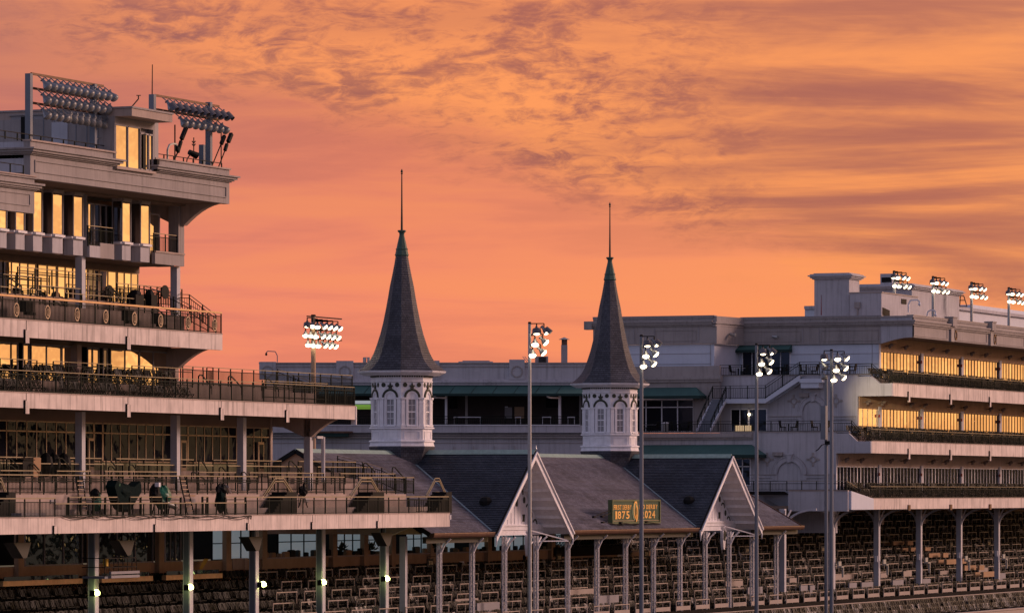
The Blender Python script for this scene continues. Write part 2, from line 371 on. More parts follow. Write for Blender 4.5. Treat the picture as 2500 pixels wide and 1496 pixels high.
def railing(parent, pts, h=1.07, post=1.9, infill=True, mat=darkm, top=railtop, tw=.05, name='railing', mid=True, pw=.06, second=None):
    """handrail along base points; posts are sub-parts, thin balusters one 'stuff' sub-part"""
    pts = [Vector(p) for p in pts]; up = Vector((0, 0, 1))
    m = MB()
    for a, b in zip(pts, pts[1:]): m.bar(a+up*h, b+up*h, tw, tw*.8)
    r = m.build(name, top, parent, org=pts[0])
    m2 = MB()
    for a, b in zip(pts, pts[1:]):
        if mid: m2.bar(a+up*(h-.2), b+up*(h-.2), .045)
        m2.bar(a+up*.1, b+up*.1, .045)
    if second:
        for a, b in zip(pts, pts[1:]): m2.bar(a+up*second, b+up*second, .05)
    m2.build('lower_rail', mat, r)
    bal = MB(); pm = None
    for a, b in zip(pts, pts[1:]):
        L_ = (b-a).length; n = max(1, round(L_/post))
        if pm is None: pm = MB().box(-pw/2, pw/2, -pw/2, pw/2, 0, h).mesh('post', mat)
        for i in range(n+1 if b is pts[-1] or (b-pts[-1]).length < 1e-6 else n): inst('post', pm, r, a.lerp(b, i/n))
        if infill:
            k = max(2, int(L_/.15))
            for i in range(1, k):
                p = a.lerp(b, i/k); bal.bar(p+up*.1, p+up*(h-.2 if mid else h), .022)
    if infill and bal.v: bal.build('baluster', mat, r, kind='stuff')
    return r
PANES = {}
def glazing(parent, p0, p1, z0, z1, n, fmat, gmat, name='window', mw=.07, transom=None, door=(), depth=.12, jit=.0035, outward=(0, -1)):
    """a bay of panes between p0 and p1 (x,y); frame is the part, every pane a sub-part"""
    p0 = Vector((p0[0], p0[1], 0)); p1 = Vector((p1[0], p1[1], 0)); d = (p1-p0); Ln = d.length; d.normalize()
    o = Vector((outward[0], outward[1], 0)); ang = math.atan2(d.y, d.x); w = Ln/n
    f = MB(); u = Vector((0, 0, 1))
    for z in [z0+mw/2, z1-mw/2]+([transom] if transom else []): f.bar(p0+u*z, p1+u*z, depth, mw)
    for i in range(n+1):
        ww = mw*(2.1 if i in door else 1)
        c = p0+d*(w*i); a_ = d*ww/2; b_ = Vector((-d.y, d.x, 0))*depth/2
        f.add([c-a_-b_+u*z0, c+a_-b_+u*z0, c+a_+b_+u*z0, c-a_+b_+u*z0, c-a_-b_+u*z1, c+a_-b_+u*z1, c+a_+b_+u*z1, c-a_+b_+u*z1], [(0, 3, 2, 1), (4, 5, 6, 7), (0, 1, 5, 4), (1, 2, 6, 5), (2, 3, 7, 6), (3, 0, 4, 7)])
    fr = f.build(name, fmat, parent, org=p0+u*z0)
    spans = [(z0, z1)] if not transom else [(z0, transom), (transom, z1)]
    for (a, b) in spans:
        k = (round(w, 2), round(b-a, 2), gmat.name)
        if k not in PANES: PANES[k] = MB().box(-w/2+.01, w/2-.01, -.01, .01, (a-b)/2+.02, (b-a)/2-.02).mesh('pane', gmat)
        for i in range(n):
            c = p0+d*(w*(i+.5))+u*(a+b)/2-o*.02
            q = Quaternion((0, 0, 1), ang+random.uniform(-jit, jit)) @ Quaternion((1, 0, 0), random.uniform(-jit, jit)*.5)
            inst('pane', PANES[k], fr, c, q)
    return fr
# floodlight head, aim along local +Z
def _head():
    b = MB().lathe((0, 0, 0), [(.07, -.26), (.10, -.25), (.12, -.08), (.20, .06), (.285, .20), (.315, .34), (.325, .35), (.30, .36)], 14)
    b.box(-.03, .03, -.16, .16, -.34, -.24)
    l = MB().lathe((0, 0, 0), [(.30, .34), (.305, .37), (.27, .44), (.19, .50), (.08, .53), (.01, .535)], 14)
    h = MB()
    n = 8
    for i in range(n):
        a, c = math.pi*i/n, math.pi*(i+1)/n
        h.slab((.34*math.cos(a), .34*math.sin(a), .05), (.34*math.cos(c), .34*math.sin(c), .05), (.40*math.cos(c), .40*math.sin(c), .62), (.40*math.cos(a), .40*math.sin(a), .62), .02)
    return b.mesh('lamp', refl, smooth=True), l, h.mesh('hood', hoodm)
HEAD, _lens, HOOD = _head(); LENS_ON = _lens.mesh('lens', lit); LENS_OFF = _lens.mesh('lens', unlit)
def head(parent, pos, aim, on=True, sc_=1.0, hood=False):
    aim = Vector(aim).normalized(); q = aim.to_track_quat('Z', 'Y')
    l = inst('lamp', HEAD, parent, pos, q, (sc_,)*3)
    e = bpy.data.objects.new('lens', LENS_ON if on else LENS_OFF); col.objects.link(e); e.parent = l
    if hood:
        hh = bpy.data.objects.new('hood', HOOD); col.objects.link(hh); hh.parent = l
        up = q @ Vector((0, 1, 0)); 
        if up.z < 0: hh.rotation_euler = (0, 0, math.pi)
    return l
# ------------------------------------------------------------------ ground
m = MB().add([(-2500, -2500, 0), (4500, -2500, 0), (4500, 3500, 0), (-2500, 3500, 0)], [(0, 1, 2, 3)])
m.build('ground', grassm, None, org=(0, 0, 0), kind='structure')
m = MB().add([(-700, -42, .03), (900, -42, .03), (900, -16, .03), (-700, -16, .03)], [(0, 1, 2, 3)])
m.build('race_track', trackm, None, org=(0, 0, 0), kind='structure')
# far wood across the infield: what the lower windows mirror
rr = random.Random(3)
m = MB()
for i in range(620):
    az = R(rr.uniform(-52, -4)); d = rr.uniform(760, 900); h = 13+9*rr.random()+6*math.sin(az*31)+4*math.sin(az*83+1)
    cx_, cy_ = 60+d*math.cos(az), d*math.sin(az); rad = rr.uniform(5, 10)
    for k in range(7):
        zz = h*(.25+.12*k); r_ = rad*(1-.11*k)*rr.uniform(.7, 1.15)
        m.lathe((cx_+rr.uniform(-3, 3), cy_+rr.uniform(-3, 3), zz), [(.2, -h*.1), (r_*.9, 0), (r_*.6, h*.12), (.3, h*.2)], 6, rr.random())
m.build('distant_wood', leafm, None, kind='stuff')

# ================================================================== LEFT: CLUBHOUSE
Y1, Y3, YR, YW = -4.6, -2.9, -3.35, -.4
XL = -16.0
club = thing('clubhouse_building', (14, 2, 0), 'tall beige tiered clubhouse with mirrored windows and stacked balconies at far left', 'building')
XE1 = X(1098, Y1); XE3 = X(868, Y3); XE4 = X(543, Y3); XE5 = X(446, YW)
def zat(px, py, y): return Z(py, X(px, y), y)
z1t, z1b = zat(550, 1258.5, Y1), zat(550, 1294.5, Y1)
z3t, z3b = zat(430, 974, Y3), zat(430, 1008.6, Y3)
z4t, z4b = zat(270, 796.5, Y3), zat(270, 837, Y3)
z5b, z5w, z5t = zat(250, 631, YW), zat(250, 587.5, YW), zat(250, 487, YW)
zrb, zrt = zat(85, 436, YR), zat(73, 344, YR)
XR0, XR1 = X(74, YR), X(560, YR)
GX = [2.0, 13.69, 25.42, 34.22, 43.63]
# --- floors with fascias
def floor_slab(x0, x1, yf, yb, zt, zb, tabs, hang):
    f = MB().box(x0, x1, yf, yf+.22, zb, zt).build('balcony_fascia', conc, club)
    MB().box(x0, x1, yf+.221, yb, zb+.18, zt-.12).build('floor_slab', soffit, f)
    MB().box(x0, x1, yf-.03, yf+.3, zt-.002, zt+.05).build('coping', tierw, f)
    for px in tabs:
        x = X(px, yf)
        MB().box(x-.02, x+.02, yf-.012, yf-.002, zb+.3, zt).build('joint', blackm, f)
        MB().box(x-.22, x+.22, yf-.07, yf-.003, zb-hang, zb+.38).build('joint_cover', conc, f)
        MB().box(x-.27, x-.222, yf-.09, yf-.004, zb-hang, zb+.43).build('joint_edge', blackm, f)
    return f
floor_slab(XL, XE1, Y1, -1.5, z1t, z1b, (134, 380, 606, 763, 923), 0.0)
floor_slab(XL, XE3, Y3, 8, z3t, z3b, (64, 312, 540, 700), .30)
floor_slab(XL, XE4, Y3, 8, z4t, z4b, (64, 312), .30)
MB().box(XE1-.002, XE1+.12, Y1-.05, Y1+.3, z1b+.45, z1t-.1).build('end_plate', white, club)
MB().box(XE3+.001, XE3+.1, Y3-.04, Y3+.3, z3b-.3, z3t).build('end_plate', white, club)
MB().box(XL, XE1-1.2, -1.6, 7, z1b+.3, z1t-.12).build('floor_slab', soffit, club)
# --- curved cantilever brackets on the column lines
def bracket(x, zb, y0, yf, deep=1.15, w=.42):
    pts = [(y0+3.2, zb), (y0+3.2, zb-.5), (y0+1.6, zb-.62), (y0+.25, zb-deep), (y0-.28, zb-deep)]
    for i in range(1, 8):
        t = i/7; pts.append((y0-.28+(yf+.25-(y0-.28))*t, zb-deep*(1-t)**1.9-.02))
    pts.append((yf+.25, zb))
    MB().prism(pts, x-w/2, x+w/2, 'x').build('cantilever_bracket', tierw, club)
bracket(GX[4], z3b+.15, 0, Y3, 1.2)
bracket(GX[2], z4b+.15, 0, Y3, 1.15)
bracket(XE5-.22, zrb+.05, YW, YR, 1.25)
for x in (53.16,): bracket(x, z1b+.15, -.85, Y1+.2, .8)
# --- columns
w = .42
for x in GX[:3]:
    box_inst('column', colm, club, (x, 0, (z4t+z5b)/2), (w, w, z5b-z4t))
zt2 = zat(450, 1149, 2.4)
for x in GX: box_inst('column', colm, club, (x, 0, (z3b+14.9)/2), (w, w, z3b-14.9))
for x in GX[:3]: box_inst('column', tierw, club, (x, .3, (z4b+z3t)/2), (.5, .5, z4b-z3t))
for x in (2.0, 13.63, 25.36, 34.14, 43.6, 53.16):
    c = box_inst('column', colm, club, (x, -.85, z1b/2+.1), (.44, .44, z1b+.2))
    box_inst('flange', postm, c, (x-.23, -.85, z1b/2+.05), (.02, .30, z1b))
# drainpipe bracket on the fifth column
c5 = MB().box(43.63+.25, 43.63+1.1, -.5, -.3, zat(780, 1070, -.5), zat(780, 1064, -.5)).build('drain_box', colm, club)
MB().tube((43.63+1.3, -.4, zat(785, 1066, -.4)), (43.63+1.3, -.4, 16.6), .13).build('drain_pipe', colm, c5)
# --- roof block: fascia, panel mouldings, cornice
def cornice(x0, x1, yf, zt, zb, px_a, px_b, parent, m0=stucco):
    hgt = zt-zb
    f = MB().box(x0, x1, yf, yf+.4, zb, zt).build('roof_fascia', m0, parent)
    c = MB()
    for (a, b, p) in ((.0, .05, .10), (.18, .235, .42), (.235, .30, .30), (.30, .345, .20), (.345, .375, .10)):
        c.box(x0-(p if px_a else 0), x1+(p if px_b else 0), yf-p, yf-.002, zt-b*hgt, zt-a*hgt)
    c.build('cornice', m0, f)
    MB().box(x0+.02, x1-.02, yf-.16, yf+.42, zt+.001, zt+.07).build('coping', tierw, f)
    q = MB(); za, zc = zb+.22*hgt, zb+.50*hgt
    xa, xb = x0+.5, x1-.5
    q.box(xa, xb, yf-.05, yf-.001, zc, zc+.06); q.box(xa, xb, yf-.05, yf-.001, za-.06, za)
    q.box(xa, xa+.06, yf-.05, yf-.001, za, zc); q.box(xb-.06, xb, yf-.05, yf-.001, za, zc)
    q.build('panel_moulding', m0, f)
    return f
xb0, xb1 = X(280, YR), X(372, YR)                     # press box gap in the parapet
zsill = zat(281, 409, YR)
low_b = MB().box(XR0, XR1, YR, YR+.4, zrb, zrb+(zrt-zrb)*.55).build('roof_fascia', stucco, club)
def parapet_run(x0, x1, la, lb, full):
    hgt = zrt-zrb; c = MB(); c.box(x0, x1, YR, YR+.4, zrb+hgt*.551, zrt-.001)
    for (a, b, p) in ((.18, .225, .48), (.225, .29, .36), (.29, .335, .22), (.335, .37, .10)):
        c.box(x0-(p if la else 0), x1+(p if lb else 0), YR-p, YR-.002, zrt-b*hgt, zrt-a*hgt)
        if la == 2: c.box(x0-p, x0-.002, YR-.001, 6, zrt-b*hgt, zrt-a*hgt)
    pr = c.build('parapet', stucco, club)
    MB().box(x0-.05, x1+.05, YR-.10, YR+.45, zrt+.001, zrt+.09).build('coping', tierw, pr)
parapet_run(XR0, xb0, 2, 1, 1); parapet_run(xb1+.3, XR1, 1, 1, 1)
MB().box(xb0, xb1+.3, YR+.001, YR+.4, zrb+(zrt-zrb)*.551, zsill).build('parapet', stucco, club)
q = MB(); hg = zrt-zrb; za, zc = zrb+hg*.2, zrb+hg*.47; xa, xb = XR0+.45, XR1-.45
q.box(xa, xb, YR-.06, YR-.001, zc, zc+.07); q.box(xa, xb, YR-.06, YR-.001, za-.06, za); q.box(xa, xa+.07, YR-.06, YR-.001, za, zc); q.box(xb-.07, xb, YR-.06, YR-.001, za, zc)
q.build('panel_moulding', stucco, club)
MB().box(XR0, XR1, YR+.401, 9, zrb+.02, zrb+.3).build('roof_soffit', soffit, club)
MB().box(XR0, XR0+.3, YR+.401, 9, zrb+.301, zrt-.02).build('side_wall', stucco_l, club)
MB().box(XR0, XR1, YR+.401, 9, zrt-.9, zrt-.7).build('roof_deck', floorm, club)
# lower roof bay at the extreme left, standing further out
YB = -3.9; xlb = X(84, YB); zlt = zat(60, 430, YB); zlb = zat(60, 519, YB)
lb = cornice(XL, xlb, YB, zlt, zlb, 0, 1, club, stucco)
MB().box(XL, xlb, YB+.401, YR-.02, zlb+.05, zlb+.35).build('soffit_panel', soffit, lb)
railing(club, [(XL, YB+.7, zlt-.1), (X(57, YB+.7), YB+.7, zlt-.1)], h=.75, infill=False, mid=False, post=1.4, tw=.05, top=blackm)
railing(club, [(XL, YR+.6, zrt), (X(72, YR+.6), YR+.6, zrt), (X(262, YR+.6), YR+.6, zrt)], h=.42, infill=False, mid=False, post=1.3, tw=.05, top=blackm)
railing(club, [(X(376, YR+.6), YR+.6, zrt), (X(541, YR+.6), YR+.6, zrt)], h=.42, infill=False, mid=False, post=1.3, tw=.05, top=blackm)
# --- press box and plant room on the roof
zpt, zpb = zat(281, 303, YR-.05), zsill
pb = thing('press_box', ((xb0+xb1)/2, YR, zsill), 'rooftop announcer box with tall mirrored yellow windows and flat overhanging roof', 'press box')
zr0, zr1 = zat(322, 283, YR-1.1), zat(322, 264, YR-1.1)
MB().box(xb0-.12, xb0, YR-.06, 4, zsill, zr0).build('wall', stucco, pb)
MB().box(xb1-.02, xb1+.18, YR-.06, 4, zsill, zr0).build('wall', stucco, pb)
MB().box(xb0, xb1-.02, YR-.06, YR+.2, zpt, zr0).build('lintel', stucco, pb)
glazing(pb, (xb0, YR-.02), (X(340, YR), YR-.02), zpb+.05, zpt, 2, frame_g, g_sun, mw=.05)
glazing(pb, (X(340, YR)+.03, YR-.02), (xb1-.03, YR-.02), zpb+.05, zpt-.25, 3, frame_g, g_sun, mw=.09)
MB().box(X(346, YR), X(353, YR), YR-.09, YR-.055, zpb+.1, zpt-.3).build('dark_shutter', blackm, pb)
MB().box(xb0-.1, xb1+.1, YR-.2, YR+.1, zpb-.08, zpb+.05).build('sill', tierw, pb)
rf = MB().box(X(322, YR-1.1), X(421, YR-1.1), YR-1.1, 4, zr0, zr1).build('flat_roof', tierw, pb)
MB().box(X(322, YR-1.1)-.06, X(421, YR-1.1)+.06, YR-1.16, 4, zr1+.001, zr1+.1).build('roof_edge', stucco, rf)
MB().box(xb1-.02, xb1+.25, YR-.32, YR-.07, zpb+.1, zpb+.75).build('loudspeaker', blackm, pb)
xp = xb0-.12; yp1 = Y(27, xp)
zpp = Z(275, xp, YR)
plant = thing('plant_room', (xp+2, YR+3, zrt-.7), 'dark grey panelled roof plant room with a pale door behind the floodlight rack', 'plant room')
MB().box(xp+.01, xp+6, YR+.3, yp1, zrt-.7, zpp).build('wall', frame_g, plant)
pm_ = MB().box(xp-.02, xp+.009, -.02, .02, 0, zpp-zrt+.6).mesh('panel', postm)
for i in range(1, 9): inst('panel_seam', pm_, plant, (0, YR+.3+(yp1-YR-.3)*i/9, zrt-.65))
MB().box(xp-.06, xp+.008, Y(166, xp), Y(127, xp), zrt-.2, Z(299, xp, 0)).build('door', colm, plant)
MB().box(xp-.05, xp+.007, Y(64, xp), Y(52, xp), zrt-.2, Z(285, xp, 2)).build('door', blackm, plant)
MB().box(xp-.08, xp+6.1, YR+.2, yp1+.1, zpp+.001, zpp+.08).build('roof_edge', stucco, plant)
MB().box(xp+.3, xp+1.2, yp1+.2, yp1+.75, zrt-.3, Z(318, xp, yp1)).build('vent_cabinet', redm, plant)
# --- top storey: zigzag bays with alternating mirrored panes
def facet(a, b, side, glaze=True):
    d = Vector((b[0]-a[0], b[1]-a[1])); n = Vector((d.y, -d.x)).normalized()
    MB().bar((a[0]+n.x*.06, a[1]+n.y*.06, z5w-.05), (b[0]+n.x*.06, b[1]+n.y*.06, z5w-.05), .22, .12).build('sill', white, club)
    MB().bar((a[0]+n.x*.02, a[1]+n.y*.02, z5t+.1), (b[0]+n.x*.02, b[1]+n.y*.02, z5t+.1), .16, .12).build('lintel', stucco, club)
    if glaze: glazing(club, a, b, z5w+.01, z5t+.04, 1, frame_g, g_side if side else g_sun, mw=.05, outward=(n.x, n.y), depth=.06)
def bays(tri):
    """square projecting bays: dark pane facing left, mirrored pane facing the track"""
    prev = None
    for pb_, pf_ in tri:
        xb, xf = X(pb_, B_), X(pf_, B_)
        if prev is not None: facet((prev, A_), (xb, A_), False, False); MB().box(prev+.001, xb-.001, A_, A_+.04, z5b, z5t).build('wall_infill', soffit, club)
        MB().box(xb, xf, B_, A_+.02, z5b, z5w-.12).build('bay_base', stucco_l, club)
        facet((xb, A_), (xb, B_), True); facet((xb, B_), (xf, B_), False); facet((xf, B_), (xf, A_), True, False)
        MB().box(xf-.06, xf, B_+.06, A_, z5w, z5t).build('bay_cheek', frame_g, club)
        prev = xf
A_, B_ = -.14, -.74
bays(((-6, 16), (38, 60), (81, 103), (128, 153), (179, 202)))
bays(((298, 319), (343, 365)))
MB().box(XL, X(202, A_), B_-.06, A_+.3, z5t+.16, zrb+.02).build('upper_wall', soffit, club)
MB().box(X(202, A_)+.001, XE5, B_-.06, A_+.3, z5t+.16, zrb+.02).build('upper_wall', soffit, club)
MB().box(X(202, A_), X(213, YW), YW, 1.2, z5b, z5t+.159).build('pier', stucco, club)
MB().box(XL, XE5-.01, .16, 7, z5b+.02, z5b+.4).build('floor_slab', soffit, club)
xr0, xr1 = X(213, YW), X(273, YW)
MB().box(xr0, X(239, YW), YW-.15, YW+.1, z5b, z5w-.35).build('balcony_wall', stucco_l, club)
MB().box(X(239, YW), xr1, YW-.15, YW+.1, z5b, z5w-.15).build('balcony_wall', stucco, club)
railing(club, [(xr0, YW-.05, z5w-.4), (xr1, YW-.05, z5w-.4)], h=1.15, post=1.4, infill=True)
glazing(club, (X(213, .25), .25), (X(228, .25), .25), z5b+.4, z5t-.2, 1, frame_g, g_sun)
glazing(club, (X(229, .25), .25), (X(273, .25), .25), z5b+.4, z5t-.2, 3, frame_g, g_side)
MB().box(xr0, XE5-.8, 1.25, 1.4, z5b+.4, z5t+.15).build('back_wall', brown, club)
xc0, xc1 = X(365, A_), X(432, YW)
MB().box(xc0, XE5-.001, YW-.1, YW+.12, z5b, z5w-.35).build('balcony_wall', stucco, club)
MB().box(xc0, XE5, YW-.16, YW+.2, z5w-.35, z5w-.25).build('sill', tierw, club)
MB().box(xc1, XE5, YW-.1, YW+.55, z5w-.249, zrb+.01).build('pier', stucco, club)
glazing(club, (X(364, .3), .3), (X(388, .3), .3), z5b+.4, z5t-.35, 1, frame_g, g_sun)
railing(club, [(xc0, YW, z5w-.35), (xc1, YW, z5w-.35)], h=1.1, post=1.2, infill=True)
MB().box(xc1-.1, XE5, YW+.56, 1.25, z5b, z5b+.8).build('end_wall', stucco, club)
# --- level 4 windows, steps and rails
zf4 = zat(110, 729, 2.4)
ct = zat(8, 636, 2.4)
for a, b, n, g in ((-60, 8, 2, g_sun), (8, 88, 4, g_sun), (93, 138, 2, g_sun), (141, 214, 4, g_sun), (216, 240, 2, g_side), (243, 284, 2, g_sun), (287, 337, 3, g_sun)):
    glazing(club, (X(a, 2.4), 2.4), (X(b, 2.4), 2.4), zf4, ct, n, frame_l, g, mw=.07, depth=.05)
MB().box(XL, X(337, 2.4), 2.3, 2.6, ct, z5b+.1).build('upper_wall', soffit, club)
MB().box(XL, X(337, 2.4), 2.61, 6, zf4, zf4+2.8).build('room_core', blackm, club)
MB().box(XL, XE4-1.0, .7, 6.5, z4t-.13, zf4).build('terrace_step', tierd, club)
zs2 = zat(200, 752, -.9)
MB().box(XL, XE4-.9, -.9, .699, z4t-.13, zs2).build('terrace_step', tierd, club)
railing(club, [(X(7, .8), .8, zf4), (X(100, .8), .8, zf4)], post=1.5, infill=False, h=1.0)
railing(club, [(X(41, .8), .75, zf4+.4), (X(246, .8), .75, zf4+.4)], post=1.8, infill=False, second=.75)
railing(club, [(X(97, -.7), -.7, zs2), (X(196, -.7), -.7, zs2)], post=1.8, infill=False, mid=False)
railing(club, [(X(0, -.8), -.8, zs2-.25), (X(110, -.8), -.8, zs2-.25)], post=1.8, infill=False, mid=False)
railing(club, [(X(160, -.8), -.8, zs2-.3), (X(353, -.8), -.8, zs2-.3)], post=1.8, infill=False, mid=False)
railing(club, [(X(285, .8), .8, zf4), (X(368, .8), .8, zf4), (X(444, .8), .8, zf4)], post=1.3, infill=True)
railing(club, [(X(395, -1.4), -1.4, z4t+.1), (X(489, -1.4), -1.4, z4t+.1)], post=1.8, infill=False)
def stair_rail(px0, py0, px1, py1, y, drop=.45):
    a, b = P(px0, py0, y), P(px1, py1, y)
    MB().path([a-Vector((.15, 0, .6)), a-Vector((.15, 0, .08)), a, a+Vector((.25, 0, 0)), b, b-Vector((0, 0, drop))], .06).build('stair_handrail', darkm, club)
for a in ((22, 681, 52, 698), (22, 694, 56, 712), (77, 702, 105, 719), (78, 717, 110, 733), (268, 703, 295, 724), (272, 716, 300, 735), (136, 728, 160, 747), (374, 750, 400, 768), (135, 738, 158, 758)): stair_rail(*a, -.8)
# front balustrade with bright handrail and medallions
f4 = railing(club, [(XL, Y3+.06, z4t), (XE4-.05, Y3+.06, z4t)], h=1.24, post=1.75, top=woodtop, tw=.13, mid=True)
med = MB()
med.ring((0, 0, 0), (1, 0, 0), (0, 0, 1), (0, 1, 0), .24, .30, 0, math.tau, .04, 18)
mi = MB().disc((0, .02, 0), (1, 0, 0), (0, 0, 1), (0, 1, 0), .24, .24, .02, 18)
em = MB()
for s in (-1, 1):
    em.path([(s*.045, -.02, -.17), (s*.045, -.02, .17)], .03); em.ring((s*.04, -.02, 0), (s, 0, 0), (0, 0, 1), (0, 1, 0), .11, .14, -1.3, 1.3, .02, 8)
em.bar((-.13, -.02, -.15), (.13, -.02, -.15), .03)
mm1, mm2, mm3 = med.mesh('medallion', frame_l), mi.mesh('disc', blackm), em.mesh('monogram', frame_l)
for px in (40, 116, 188, 258, 328, 392, 459, 524):
    x = X(px, Y3); o = inst('medallion', mm1, f4, (x, Y3-.02, z4t+.52), scale=(1, 1, 1.25)); e = bpy.data.objects.new('disc', mm2); col.objects.link(e); e.parent = o; e = bpy.data.objects.new('monogram', mm3); col.objects.link(e); e.parent = o
# end stair running down at the right of level 4
e4 = XE4-.25
railing(club, [(e4, 1.2, zf4), (e4, .2, zf4-.4), (e4, -.9, zf4-.45), (e4, Y3+.3, z4t+.05)], h=1.07, post=1.2)
railing(club, [(XE4-1.9, 1.2, zf4+.1), (XE4-.9, -.2, zf4-.5), (XE4-.6, Y3+.6, z4t+.1)], h=1.0, post=1.1)
# --- level 3 windows and deck
y3w = .45
zf3 = zat(200, 934, -.3); ct3 = zat(200, 846, y3w)
for a, b, n, g, dr in ((-80, 27, 3, g_sun, ()), (27, 43, 1, g_sun, ()), (56, 70, 1, g_sun, ()), (76, 187, 3, g_sun, (2,)), (214, 225, 1, g_sun, ()), (226, 241, 1, g_sun, ()), (252, 262, 1, g_side, ()), (270, 408, 4, g_sun, (2,)), (409, 421, 1, g_side, ())):
    glazing(club, (X(a, y3w), y3w), (X(b, y3w), y3w), zf3, ct3, n, frame_g, g, mw=.09, door=dr, depth=.05)
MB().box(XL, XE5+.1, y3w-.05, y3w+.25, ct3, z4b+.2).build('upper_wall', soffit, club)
MB().box(XL, XE5-.3, y3w+.26, 5, zf3, zf3+3).build('room_core', blackm, club)
MB().box(XE5-.35, XE5+.1, -.1, .6, z3t, ct3-.001).build('pier', tierw, club)
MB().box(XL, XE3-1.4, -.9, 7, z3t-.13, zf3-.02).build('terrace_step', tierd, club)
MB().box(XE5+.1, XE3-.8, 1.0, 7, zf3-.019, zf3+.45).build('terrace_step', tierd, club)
railing(club, [(XL, Y3+.06, z3t), (XE3-.05, Y3+.06, z3t)], h=1.18, post=1.45)
railing(club, [(XE3-.05, Y3+.1, z3t), (XE3-.05, -.9, z3t+.1), (XE3-.4, 2.2, zf3+.45)], h=1.1, post=1.3)
railing(club, [(X(0, -.8), -.8, zf3), (X(90, -.8), -.8, zf3)], post=1.6, infill=False, mid=False)
for a, b, yy in ((130, 272, -.8), (322, 470, -.8), (505, 860, 1.0), (446, 520, 1.0)):
    railing(club, [(X(a, yy), yy, zf3+(.25 if yy > 0 else 0)), (X(b, yy), yy, zf3+(.25 if yy > 0 else 0))], post=1.6, infill=yy > 0)
railing(club, [(X(640, -.9), -.9, z3t+.35), (X(800, -.9), -.9, z3t+.35)], post=2, infill=False, second=.6)
for a in ((8, 889, 45, 916), (60, 896, 92, 915), (110, 896, 145, 916), (205, 900, 240, 921), (303, 905, 330, 928), (395, 911, 425, 935), (488, 915, 516, 943), (560, 918, 590, 945), (652, 925, 680, 950)): stair_rail(*a, -.9)
# --- level 2 glazing over stepped terraces
ct2 = zat(300, 1033, 2.4)
zsill2 = zat(300, 1128, 2.4)
for a, b, n, dr in ((-60, 184, 10, ()), (207, 417, 10, (1, 2)), (438, 577, 7, (1,)), (600, 657, 3, ())):
    glazing(club, (X(a, 2.4), 2.4), (X(b, 2.4), 2.4), zsill2, ct2, n, frame_l, g_dk, mw=.075, door=dr, depth=.05, transom=zat(300, 1058, 2.4))
    f = MB().box(X(a, 2.4), X(b, 2.4), 2.38, 2.42, zt2-.1, zsill2-.04).build('spandrel_panel', surf('green_spandrel', (.28, .29, .17, 1), .3, var=.3, nscale=3) if 'green_spandrel' not in MATS else MATS['green_spandrel'], club)
for px in (222, 447, 636):
    MB().box(X(px-7, 2.3), X(px+7, 2.3), 2.25, 2.36, zt2, ct2-.9).build('door', frame_l, club)
    MB().box(X(px-4, 2.3), X(px+5, 2.3), 2.23, 2.249, zt2+.2, ct2-1.05).build('door_glass', g_dk, club)
MB().box(XL, X(657, 2.4), 2.3, 2.7, ct2, z3b+.2).build('upper_wall', soffit, club)
MB().box(XL, X(657, 2.4), 2.71, 6, zt2, ct2).build('room_core', blackm, club)
MB().box(X(657, 2.4), X(657, 2.4)+.3, 2.3, 6.5, zt2, z3b+.2).build('end_wall', tierw, club)
T = [(1.5, 1149), (.8, 1166), (-.1, 1180), (-.95, 1197), (-1.7, 1206)]
zs = [zat(450, py, yy) for yy, py in T]
prev = 7.0
for (yy, py), z in zip(T, zs):
    MB().box(XL, XE1-.3-(1.5 if yy > 0 else 0), yy, prev-.001, z1t-.2, z).build('terrace_step', tierw, club); prev = yy
for k, (yy, segs) in enumerate(((.85, ((-40, 55), (60, 182), (208, 247), (283, 417), (440, 472), (520, 686), (728, 868))), (-.05, ((0, 58), (94, 196), (208, 300), (332, 428), (440, 520), (556, 736), (775, 908))), (-.9, ((0, 98), (138, 220), (255, 430), (485, 575), (608, 790), (830, 965))))):
    for a, b in segs:
        railing(club, [(X(a, yy), yy, zs[k+1]), (X(b, yy), yy, zs[k+1])], post=1.9, infill=(k != 2), mid=False, tw=.07)
ym = -1.65
for a, b in ((-40, 628), (655, 840), (875, 1010)):
    railing(club, [(X(a, ym), ym, zs[4]), (X(b, ym), ym, zs[4])], h=1.05, post=1.35, tw=.075, second=.72)
yf1 = Y1+.07
railing(club, [(XL, yf1, z1t), (X(134, yf1), yf1, z1t)], h=1.02, post=1.6, tw=.08)
railing(club, [(X(134, yf1), yf1, z1t), (X(600, yf1), yf1, z1t)], h=.74, post=1.3, tw=.07, mid=False)
for a, b in ((168, 287), (318, 395), (408, 442), (495, 507), (550, 600)):
    railing(club, [(X(a, yf1), yf1+.02, z1t+.02), (X(b, yf1), yf1+.02, z1t+.02)], h=1.06, post=1.3, tw=.07, infill=False, pw=.1, second=.9, mid=False)
railing(club, [(X(600, yf1), yf1, z1t), (XE1-.05, yf1, z1t)], h=1.06, post=1.55, tw=.08)
railing(club, [(XE1-.05, yf1, z1t), (XE1-.05, -1.7, z1t+.02)], h=1.06, post=1.3)
railing(club, [(XE1-.3, -1.7, zs[4]), (XE1-.3, -.9, zs[3]), (XE1-.3, 0, zs[2]), (XE1-1.5, .8, zs[1]), (XE1-1.8, 2.4, zs[0])], h=1.07, post=1.2)
